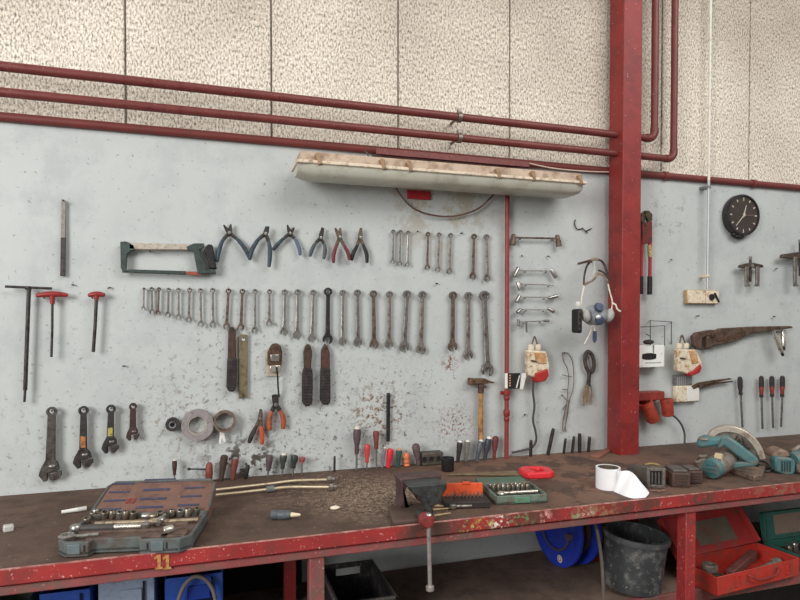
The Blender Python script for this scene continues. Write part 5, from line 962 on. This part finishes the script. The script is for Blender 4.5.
mb = MB(); mb.tube(smoothpath([(.01, .05, h), (.02, .04, h + .006), (.036, .05, h + .004), (.046, .036, h + .005), (.058, .044, h)]), .0034, 6); mb.build('tan_wire', M('tan_wire', (168, 146, 100), .6), t)
PK = M('grimy_red_black_pack', (92, 66, 58), .6, 0, .3, 40, ((66, 56, 54), .45, 45))
def pack(label, px, py, w, d, h, rz):
    fr = Fr(B(px, py), rz); fr.loc.z += .0004; t = thing('battery_pack', label, 'battery', fr, 'battery packs on the bench')
    MB().bx(0, w, 0, d, 0, h * .86).build('case', PK, t, bevel=.005); MB().bx(.006, w - .006, .01, d * .8, h * .84, h).build('terminal_block', DG, t, bevel=.004); mb = MB()
    for i in range(4): mb.bx(.01, w - .01, -.0015, .002, h * (.14 + i * .17), h * (.22 + i * .17))
    mb.build('front_ribs', M('dark_pack_ribs', (70, 58, 54), .6), t); MB().lathe([(.014, 0), (.012, .003)], (0, d * .45, h * .45), (-1, 0, 0), 14).build('side_button', M('worn_red_button', (136, 64, 56), .5), t)
pack('larger reddish-black battery pack right of the grey hollow tool', 672.4, 487.6, .066, .11, .062, R(-20)); pack('smaller brown-black battery pack left of the circular saw', 688.4, 484.4, .056, .09, .056, R(-16))
fr = bf(659, 491.6); fr.loc.z += .003; mb = MB()
for dx in (0, .022): mb.tube([(dx + .009 * math.cos(a), .007 * math.sin(a), .001 * math.cos(3 * a)) for a in [2 * math.pi * i / 14 for i in range(15)]], .0019, 6, cap=False)
mb.tube([(-.03, .012, 0), (0, .004, 0)], .0019, 6); tag(mb.build('split_ring', M('reddish_wire_ring', (150, 110, 96), .5, .3), loc=fr.loc), 'small reddish wire rings lying before the grey tool body', 'ring')
fr = Fr(B(590, 457.5)); fr.loc.z += .0004; a = B(612, 450) - fr.loc; tag(MB().flat([(0, .0), (.03, -.03), (a.x, a.y - .012), (a.x - .01, a.y + .014)], 0, .011).build('wood_offcut', M('reddish_offcut', (136, 92, 76), .7, 0, .15, 30), loc=fr.loc, bevel=.002), 'thin reddish wood offcut lying at the foot of the red column', 'wood')

# ------------------------------------------------------------------ circular saw and the teal tool beside it
fr = Fr(B(735, 478), R(-44)); fr.loc.z += .0005; S = thing('circular_saw', 'teal circular saw with pale blade guard lying on the bench', 'circular saw', fr)
GUARD = M('pale_worn_guard', (188, 178, 164), .38, .5, .12, 25, ((140, 122, 106), .35, 40))
g3 = lambda px, py, do: fr(px, py, do)
# guard: arched housing over the blade
outer = [g3(*q, .06) for q in ((707, 436), (711, 430), (719, 426.4), (729, 425), (740, 427.6), (749, 432.4), (757, 440), (762.6, 449), (765.8, 458.5))]
inner = [g3(*q, .06) for q in ((759, 460), (756, 452), (750.4, 443.4), (743.6, 437.2), (735.6, 433.4), (727, 432), (719, 433.6), (713.4, 438))]
mb = MB(); o_ = smoothpath(outer, 4); i_ = smoothpath(inner, 4); mb.prism([(v.x, v.z) for v in o_] + [(v.x, v.z) for v in i_], .045, .085); mb.build('blade_guard', GUARD, S, bevel=.006, smooth=60)
mb = MB(); i2 = [g3(*q, .06) for q in ((757, 466), (722, 462), (715, 440))]; mb.prism([(v.x, v.z) for v in i_] + [(i2[1].x, i2[1].z), (i2[0].x, i2[0].z)][::-1], .056, .066); mb.build('guard_side', GREYMET, S, bevel=.002)
hd = [g3(*q, .02) for q in ((714, 443.6), (719, 436), (727.4, 434.6), (743, 445.6), (758.6, 458.6), (757, 465), (751, 465), (735, 453.6), (724.4, 445), (719, 448.6))]
MB().prism([(v.x, v.z) for v in hd], -.005, .035).build('handle', TEAL, S, bevel=.008)
hd = [g3(*q, .02) for q in ((729, 461), (740, 460.6), (752, 461), (758, 460.4), (756, 465), (745, 466), (731, 467.6))]
MB().prism([(v.x, v.z) for v in hd], -.005, .04).build('lower_housing', TEAL, S, bevel=.006)
hd = [g3(*q, .0) for q in ((695.6, 444), (699, 437.6), (705, 435), (712, 437.4), (722, 436.4), (719, 444.6), (710, 446.4), (700, 447.6))]
MB().prism([(v.x, v.z) for v in hd], -.02, .03).build('front_knob', TEAL, S, bevel=.010, smooth=60)
mb = MB(); c0 = g3(704, 439, -.006); mb.ball(c0, (.022, .02, .010), 12); mb.build('knob_patch', GREYMET, S)
a = g3(710.6, 469.4, -.075); b = g3(729, 458.5, .04); ax = b - a; L_ = ax.length; r = .0385
MB().lathe([(r * .5, 0), (r * .93, .002), (r, .010), (r, .028)], a, ax, 28).build('motor_end_cap', TEAL, S, label='teal motor end cap'); MB().lathe([(r * .98, .028), (r * 1.02, .034), (r * 1.04, L_ * .7), (r * .9, L_)], a, ax, 28).build('motor_body', GREYMET, S, bevel=.001)
mb = MB(); u = ax.normalized()
for k in range(3): q = a + u * .001 + Vector((0, -.003, .016 - .016 * k)); mb.box(q, (.036, .004, .0035), Euler((0, 0, R(-28))).to_matrix())
mb.build('cap_slots', M('dark_teal_slot', (40, 92, 98), .6), S)
mb = MB(); q = g3(718.6, 456.4, -.052); mb.box(q, (.026, .012, .022), Euler((R(-30), 0, R(-28))).to_matrix()); mb.build('rating_label', M('pale_tan_label', (206, 186, 152), .5), S)
mb = MB(); P = [fr.b(*q, .004) for q in ((726.6, 470), (744, 463), (765.6, 469.6), (761, 479.4), (754, 480.4))]; mb.flat([(v.x, v.y) for v in P], .0, .020); mb.build('base_plate', M('dusty_brown_plate', (134, 112, 98), .6, .15, .15, 25, ((100, 82, 70), .4, 40)), S, bevel=.003)
mb = MB(); P = [fr.b(*q, .0) for q in ((694, 463), (706, 459), (716, 466), (703, 473))]; mb.flat([(v.x, v.y) for v in P], .0, .006); mb.tube([fr.b(697, 459, .02), fr.b(700, 456, .04), fr.b(706, 455.6, .045), fr.b(708, 460, .02)], .006, 8).lathe([(.012, 0), (.012, .012)], fr.b(698, 460.5, .012), (0, -1, .2), 14); mb.build('front_bracket', GREYMET, S, bevel=.001)
mb = MB(); mb.tube(smoothpath([g3(741.8, 438, .02), g3(745.6, 445.4, .0), g3(749, 449, .0), g3(746.6, 447, .01), g3(742.4, 441, .02)]), .0032, 8); mb.build('lock_lever', BLACK, S)
fr2 = bf(763, 467); mb = MB(); wr = lambda pts: mb.tube(smoothpath([B(x, y, ZB + z) - fr2.loc for x, y, z in pts]), .0046, 8)
wr([(757, 463, .03), (762, 465.6, .02), (767, 468.4, .008), (770, 466, .008), (765, 462, .012), (760, 461, .03)]); wr([(758, 466, .012), (763, 470, .006), (768, 471.4, .006), (774, 468, .006), (778, 462, .008)])
tag(mb.build('loose_cable', M('grey_black_cable', (1, 1, 1)), loc=fr2.loc), 'dark loose cable coiled between the circular saw and the teal tool', 'cable')
fr = Fr(B(775.6, 474), R(-24)); fr.loc.z += .0005; T = thing('teal_power_tool', 'teal vented power tool lying right of the circular saw', 'power tool', fr); P = lambda pts, do=0: fr.xz(pts, do)
MB().prism(P([(774.4, 459.4), (777.4, 456.6), (793, 458.4), (796.4, 462), (795.6, 472), (793, 475.4), (786, 475.4), (776.4, 472)]), 0, .05).build('vented_end', TEAL, T, bevel=.007)
mb = MB(); a = fr(781, 460.6); b = fr(791.6, 472); w = (b.x - a.x)
for k in range(4): x = a.x + w * (k + .1) / 4; mb.prism([(x, b.z + .002), (x + w * .14, b.z), (x + w * .14, a.z - .002), (x, a.z)], -.0015, .004)
mb.build('vent_slots', M('dark_vent', (52, 62, 66), .6), T)
MB().prism(P([(774.6, 459), (777.6, 453.6), (784, 450.6), (791, 452), (794.4, 457.4), (786, 460)]), .02, .10).build('dusty_top', M('dusty_brown_plastic', (140, 116, 100), .6, 0, .15, 30, ((104, 88, 76), .4, 40)), T, bevel=.008)
MB().tube([fr(792, 461, .03), fr(806, 458, .05), fr(822, 456, .06)], [.034, .036, .034], 18).build('barrel', TEAL, T); MB().tube(smoothpath([fr(791, 452, .05), fr(796, 449, .06), fr(801, 446.6, .07), fr(812, 447, .08)]), .009, 10).build('handle_loop', GREYMET, T)
MB().prism(P([(797, 464), (812, 462), (814, 472), (798, 473)]), .0, .04).build('gear_housing', GREYMET, T, bevel=.005)

# ------------------------------------------------------------------ under the bench
fr = Fr((-.9, -.03, ZS)); tag(MB().bx(-1.2, 1.245, -.012, .010, 0, .40).build('dark_panel', M('flat_black', (24, 22, 22), .9, 0, .3, 8), loc=(fr.loc.x, fr.loc.y, fr.loc.z + .0005)), 'flat black panel along the wall behind the blue bins', 'board')  # flat black panel that makes the area behind the bins dark
def bin_(label, x0, x1, yf, yb, zt, mat, lab=None, wall=.004):
    fr = Fr(((x0 + x1) / 2, yf, ZS + .0005)); t = thing('storage_bin', label, 'bin', fr, 'storage bins on the shelf'); w = (x1 - x0) / 2; d = yb - yf; h = zt - ZS
    mb = MB(); mb.bx(-w, w, 0, d, 0, wall).bx(-w, -w + wall, .02, d, 0, h).bx(w - wall, w, .02, d, 0, h).bx(-w, w, d - wall, d, 0, h); mb.build('shell', mat, t, bevel=.002)
    mb = MB(); mb.bx(-w, w, .0, wall, 0, h * .72).prism([(-w, h * .7), (w, h * .7), (w, h * .74), (-w, h * .74)], -.008, wall); mb.build('front', mat, t, bevel=.002)
    mb = MB(); mb.prism([(-w, h * .965), (w, h * .965), (w, h), (-w, h)], .014, .024); mb.build('top_lip', mat, t, bevel=.002)
    if lab: MB().bx(-w * .1, w * .72, .0235, .0225, h * .78, h * .955).build('label_holder', lab, t)
    return t
PALEBL = M('pale_dusty_bin', (166, 182, 206), .45, 0, .1, 14, ((120, 132, 160), .3, 30)); DKBL = M('deep_blue_bin', (36, 66, 160), .45, 0, .15, 14)
def front_bin(label, x0, x1, yf, zt, mat, hold, dep=.24):
    """closed-front bin whose face carries a raised card holder"""
    fr = Fr(((x0 + x1) / 2, yf, ZS + .0005)); t = thing('storage_bin', label, 'bin', fr, 'storage bins on the shelf'); w = (x1 - x0) / 2; h = zt - ZS; k = .005
    mb = MB(); mb.bx(-w, w, 0, k, 0, h).bx(-w, -w + k, 0, dep, 0, h).bx(w - k, w, 0, dep, 0, h).bx(-w, w, dep - k, dep, 0, h).bx(-w, w, 0, dep, 0, k); mb.build('shell', mat, t, bevel=.003)
    mb = MB(); mb.bx(-w * .25, w * .55, -.006, .001, h - .075, h - .03).bx(-w * .05, w * .6, -.007, .001, h - .15, h - .082); mb.build('card_holder', hold, t, bevel=.003)
    mb = MB(); mb.bx(w * .58, w * .64, -.0075, .001, h - .155, h - .01).bx(-w * .4, w * .62, -.0075, .001, h - .081, h - .077); mb.build('dark_groove', M('dark_groove', (20, 26, 50), .6), t)
    return t
front_bin('grey-green bin half hidden at the bottom left corner under the rail', -.68, -.515, -.42, .675, M('grey_green_bin', (112, 124, 116), .55, 0, .15, 20), GREY)
front_bin('bright blue bin between the grey-green bin and the pale bin', -.483, -.345, -.40, .698, BINBLUE, BINBLUE)
front_bin('pale dusty blue bin with card holder between two bright blue bins', -.325, -.165, -.40, .712, PALEBL, PALEBL)
front_bin('deep blue bin at the right end of the row with a grey hose over it', -.135, .04, -.42, .706, BINBLUE, DKBL)
fr = Fr(W(197, 590, .45)); mb = MB(); pts = [(178, 606), (179, 598), (184, 586), (191, 578.4), (198, 576.4), (206, 580), (212, 588), (215, 598), (216.4, 610)]
tag(mb.tube(smoothpath(fr.path(pts)), .0062, 10).build('hose', M('dusty_grey_hose', (140, 130, 122), .6, 0, .15, 30), loc=fr.loc), 'grey hose looping up in front of the deep blue bin', 'hose')
# dark crate with hand hole
fr = Fr((.487, -.52, ZS + .0005)); C_ = thing('crate', 'black plastic crate with a hand hole beside the bench leg', 'crate', fr); CM = M('black_crate', (44, 42, 44), .5, 0, .2, 20, ((96, 88, 82), .3, 40)); w, d, h, k = .096, .31, .135, .006
mb = MB(); mb.bx(-w, w, 0, d, 0, k).bx(-w, w, 0, k, 0, h).bx(-w, -w + k, 0, d, 0, h).bx(w - k, w, 0, d, 0, h)
hx0, hx1, hz0, hz1 = -.04, .052, h - .045, h - .018
mb.bx(-w, hx0, d - k, d, 0, h).bx(hx1, w, d - k, d, 0, h).bx(hx0, hx1, d - k, d, 0, hz0).bx(hx0, hx1, d - k, d, hz1, h); mb.build('shell', CM, C_, bevel=.0015, seg=1)
mb = MB(); mb.bx(-w - .008, w + .008, -.008, .004, h - .012, h).bx(-w - .008, -w + .004, -.008, d, h - .012, h).bx(w - .004, w + .008, -.008, d, h - .012, h).bx(-w - .008, w + .008, d - .004, d + .006, h - .012, h); mb.build('rim', M('worn_crate_rim', (84, 80, 78), .5, 0, .2, 30, ((120, 108, 98), .3, 50)), C_, bevel=.003)
# cable reel
fr = Fr((1.452, -.178, ZS + .0005), R(-86)); K = thing('cable_reel', 'blue two-disc cable reel standing on the shelf under the bench', 'cable reel', fr); r = .166; cz = r
DISC = M('reel_blue', (40, 64, 190), .42, 0, .12, 10, ((70, 80, 150), .3, 30))
ctr = Vector((0, 0, cz))
def disc(y, nm):
    mb = MB(); mb.lathe([(.03, 0), (r * .86, 0), (r * .9, -.004), (r, -.004), (r, .010), (r * .9, .010), (r * .86, .006), (.03, .006)], ctr + Vector((0, y, 0)), (0, 1, 0), 48); return mb.build(nm, DISC, K)
disc(-.045, 'flange'); disc(.045, 'flange')
mb = MB(); mb.lathe([(r * .62, -.038), (r * .64, .044)], ctr, (0, 1, 0), 32); mb.build('drum', BLACK, K)
mb = MB()
for k in range(5): mb.tube([ctr + Vector((r * (.72 + .025 * (k % 2)) * math.cos(a), -.03 + .016 * k, r * (.72 + .025 * (k % 2)) * math.sin(a))) for a in [2 * math.pi * i / 40 for i in range(41)]], .008, 8, cap=False)
mb.build('wound_cable', M('dark_brown_cable', (70, 58, 52), .6, 0, .2, 40), K)
mb = MB(); mb.tube([ctr + Vector((r * .58 * math.cos(a), -.052, r * .58 * math.sin(a))) for a in [R(200 + 140 * i / 20) for i in range(21)]], .0052, 8); mb.lathe([(.016, 0), (.016, .02)], ctr + Vector((r * .62, -.048, -.01)), (0, -1, 0), 14); mb.build('side_handle', M('brown_reel_handle', (96, 84, 96), .6), K)
q = ctr + Vector((.035, -.0505, -r * .76)); MB().lathe([(.016, 0), (.016, .001)], q, (0, -1, 0), 20).build('round_sticker', M('white_sticker', (236, 232, 230), .5), K, label='small white round sticker'); MB().lathe([(.010, 0), (.010, .001)], q + Vector((0, -.001, 0)), (0, -1, 0), 18).build('sticker_mark', M('sticker_red', (190, 70, 74), .5), K); MB().lathe([(.006, 0), (.006, .001)], q + Vector((.001, -.002, .001)), (0, -1, 0), 16).build('sticker_mark', M('white_sticker', (1, 1, 1)), K)
fr = Fr(W(597, 530, .59)); tag(MB().tube(smoothpath([fr(593, 518, .06), fr(597, 530), fr(600.4, 550), fr(602.6, 575), fr(603.4, 606), fr(604, 650)]), .0062, 10).build('hose', M('brown_grey_hose', (108, 96, 88), .6, 0, .15, 30), loc=fr.loc), 'thin brown-grey hose hanging down between cable reel and bucket', 'hose')
# bucket
fr = Fr((1.572, -.452, ZS)); Bk = thing('bucket', 'black dusty rubber bucket standing on the shelf by the bench leg', 'bucket', fr, rot=(R(3.2), R(4.4), 0)); Bk.location.z += .0085
BKM = M('dusty_black_rubber', (64, 66, 68), .6, 0, .25, 12, ((120, 118, 114), .34, 24), fine=((158, 156, 150), .2, 60)); rb, rt, h = .110, .118, .210
mb = MB(); mb.lathe([(rb * .92, .0), (rb, .004), (rt - .002, h - .018), (rt - .006, h - .004), (rb - .006, .012), (.002, .010)], n=40); mb.build('body', BKM, Bk, smooth=50)
mb = MB(); mb.lathe([(rt - .005, h - .02), (rt + .006, h - .02), (rt + .008, h - .010), (rt + .006, h), (rt - .006, h), (rt - .006, h - .02)], n=40, cap=False); mb.build('rim', M('dusty_bucket_rim', (84, 86, 88), .55, 0, .2, 14, ((126, 122, 118), .34, 24)), Bk, smooth=60)
# red toolbox
p0, p1 = B(711, 595, ZS), B(793, 575, ZS); fr = Fr(Vector((1.818, -.640, ZS)), R(5.5)); T = thing('red_toolbox', 'open red metal toolbox on the shelf right of the bench leg', 'toolbox', fr); T.location.z += .0045; w, d, h, k = .475, .185, .072, .003
T.location.y += .012
mb = MB(); mb.bx(0, w, 0, d, 0, k).bx(0, w, 0, k, 0, h).bx(0, w, d - k, d, 0, h).bx(0, k, 0, d, 0, h).bx(w - k, w, 0, d, 0, h); mb.build('tray', REDBOX, T, bevel=.0012, seg=1)
m = Matrix.Translation((0, d, h - .004)) @ Matrix.Rotation(R(128), 4, 'X'); lb = MB(); H_ = .165
for a_, b_, c_, d_, e_, f_ in ((0, w, 0, H_, -.004, 0), (0, w, H_ - .004, H_, 0, .028), (0, .004, 0, H_, 0, .028), (w - .004, w, 0, H_, 0, .028)): lb.bx(a_, b_, c_, d_, e_, f_)
m = Matrix.Translation((0, d + .002, h)) @ Matrix.Rotation(R(52), 4, 'X'); lb2 = put(lb); lb2.build('lid', M('dusty_red_lid', (186, 62, 60), .5, 0, .15, 10, ((130, 92, 82), .38, 14)), T, bevel=.0015, seg=1)
lb = MB(); lb.flat([(.16, .03), (.38, .03), (.38, .13), (.16, .13)], .0003, .0016); put(lb); lb.build('grey_green_patch', M('grey_green_smear', (122, 116, 100), .6, 0, .2, 12, ((150, 90, 80), .4, 14)), T)
for x in (.11, .40): MB().bx(x - .012, x + .012, -.005, .001, .018, .056).tube([(x - .008, -.006, .03), (x - .008, -.006, .062), (x + .008, -.006, .062), (x + .008, -.006, .03)], .0026, 6).build('latch', REDBOX, T, bevel=.001)
MB().tube(smoothpath([(.165, -.004, .054), (.175, -.014, .050), (.205, -.018, .036), (.30, -.018, .036), (.325, -.014, .050), (.335, -.004, .054)]), .0042, 8).build('carry_handle', M('grimy_red_wire', (140, 60, 54), .5, .1), T)
def inbox(name, label, cat, x, y, z, group=None): q = fr.loc + Vector((0, .012, .0045)) + fr.m @ Vector((x, y, z)); return Fr(q, fr.rz)
for (x, y, r, hgt, mat, lab) in ((.075, .05, .026, .045, DULLCH, 'big chrome ring socket at the left front in the red toolbox'), (.115, .125, .030, .055, GREYMET, 'big dusty grey ring socket behind the chrome one in the red toolbox')):
    q = inbox('', '', '', x, y, .0035); tag(MB().lathe([(r * .9, 0), (r, .004), (r, hgt - .004), (r * .92, hgt), (r * .68, hgt), (r * .62, hgt * .4), (.001, hgt * .35)], n=24).build('socket', mat, loc=q.loc), lab, 'socket', 'big sockets in the red toolbox')
q = inbox('', '', '', .17, .06, .012); t = MB().bx(0, .24, 0, .03, 0, .03).build('steel_block', M('dull_red_brown_bar', (118, 74, 66), .6, .1, .2, 30), loc=q.loc, rot=(0, R(-6), fr.rz + R(16)), bevel=.003); tag(t, 'dull red-brown bar lying in the red toolbox', 'bar')
q = inbox('', '', '', .15, .025, .030); tag(MB().tube([(0, 0, 0), (.26, .03, .012)], .012, 12).lathe([(.018, 0), (.018, .03)], (.25, .03, .012), (1, .1, 0), 14).build('breaker_bar', GREYMET, loc=q.loc, rot=(0, 0, fr.rz)), 'grey round bar with thick end lying in the red toolbox', 'bar')
# green toolbox
gp = W(768, 548, .32); fr = Fr(Vector((2.325, -.555, ZS)), R(0)); T = thing('green_toolbox', 'open green metal toolbox behind the red toolbox at the right edge', 'toolbox', fr); T.location.z += .0046; w, d, h, k = .5, .17, .066, .003
mb = MB(); mb.bx(0, w, 0, d, 0, k).bx(0, w, 0, k, 0, h).bx(0, w, d - k, d, 0, h).bx(0, k, 0, d, 0, h).bx(w - k, w, 0, d, 0, h); mb.build('tray', GREENPAINT, T, bevel=.001, seg=1)
m = Matrix.Translation((0, d + .002, h)) @ Matrix.Rotation(R(80), 4, 'X'); lb = MB(); H_ = .122
for a_, b_, c_, d_, e_, f_ in ((0, w, 0, H_, -.004, 0), (0, w, H_ - .004, H_, 0, .02), (0, .004, 0, H_, 0, .02), (w - .004, w, 0, H_, 0, .02)): lb.bx(a_, b_, c_, d_, e_, f_)
put(lb); lb.build('lid', GREENPAINT, T, bevel=.001, seg=1)
lb = MB(); lb.flat([(.075, .02), (.47, .02), (.47, .104), (.075, .104)], .0003, .0018); put(lb); lb.build('lid_sheet', M('brown_lid_sheet', (150, 130, 116), .7, 0, .1, 20, ((112, 96, 84), .3, 20)), T, label='brown paper sheet inside its lid')
for i in range(7):
    x = .06 + i * .055; rr = .012 + .003 * (i % 3); q = fr.loc + Vector((x, .095 + .02 * (i % 2), .032)); tag(MB().lathe([(rr * .9, 0), (rr, .003), (rr, .034), (rr * .9, .038), (rr * .6, .038), (rr * .55, .01)], n=14).build('socket', CHROME if i % 2 else DULLCH, loc=q), '%s chrome socket from the left in the green toolbox' % ORD[i], 'socket', 'sockets in the green toolbox')
MB().bx(.003, w - .003, .003, d - .003, .003, .0315).build('insert', M('dark_box_insert', (70, 62, 56), .7, 0, .2, 30), T)
q = fr.loc + Vector((.12, .045, .045)); tag(MB().tube([(0, 0, 0), (.26, .0, .0)], .009, 12).build('extension_bar', CHROME, loc=q), 'long chrome extension bar lying in the green toolbox', 'bar')
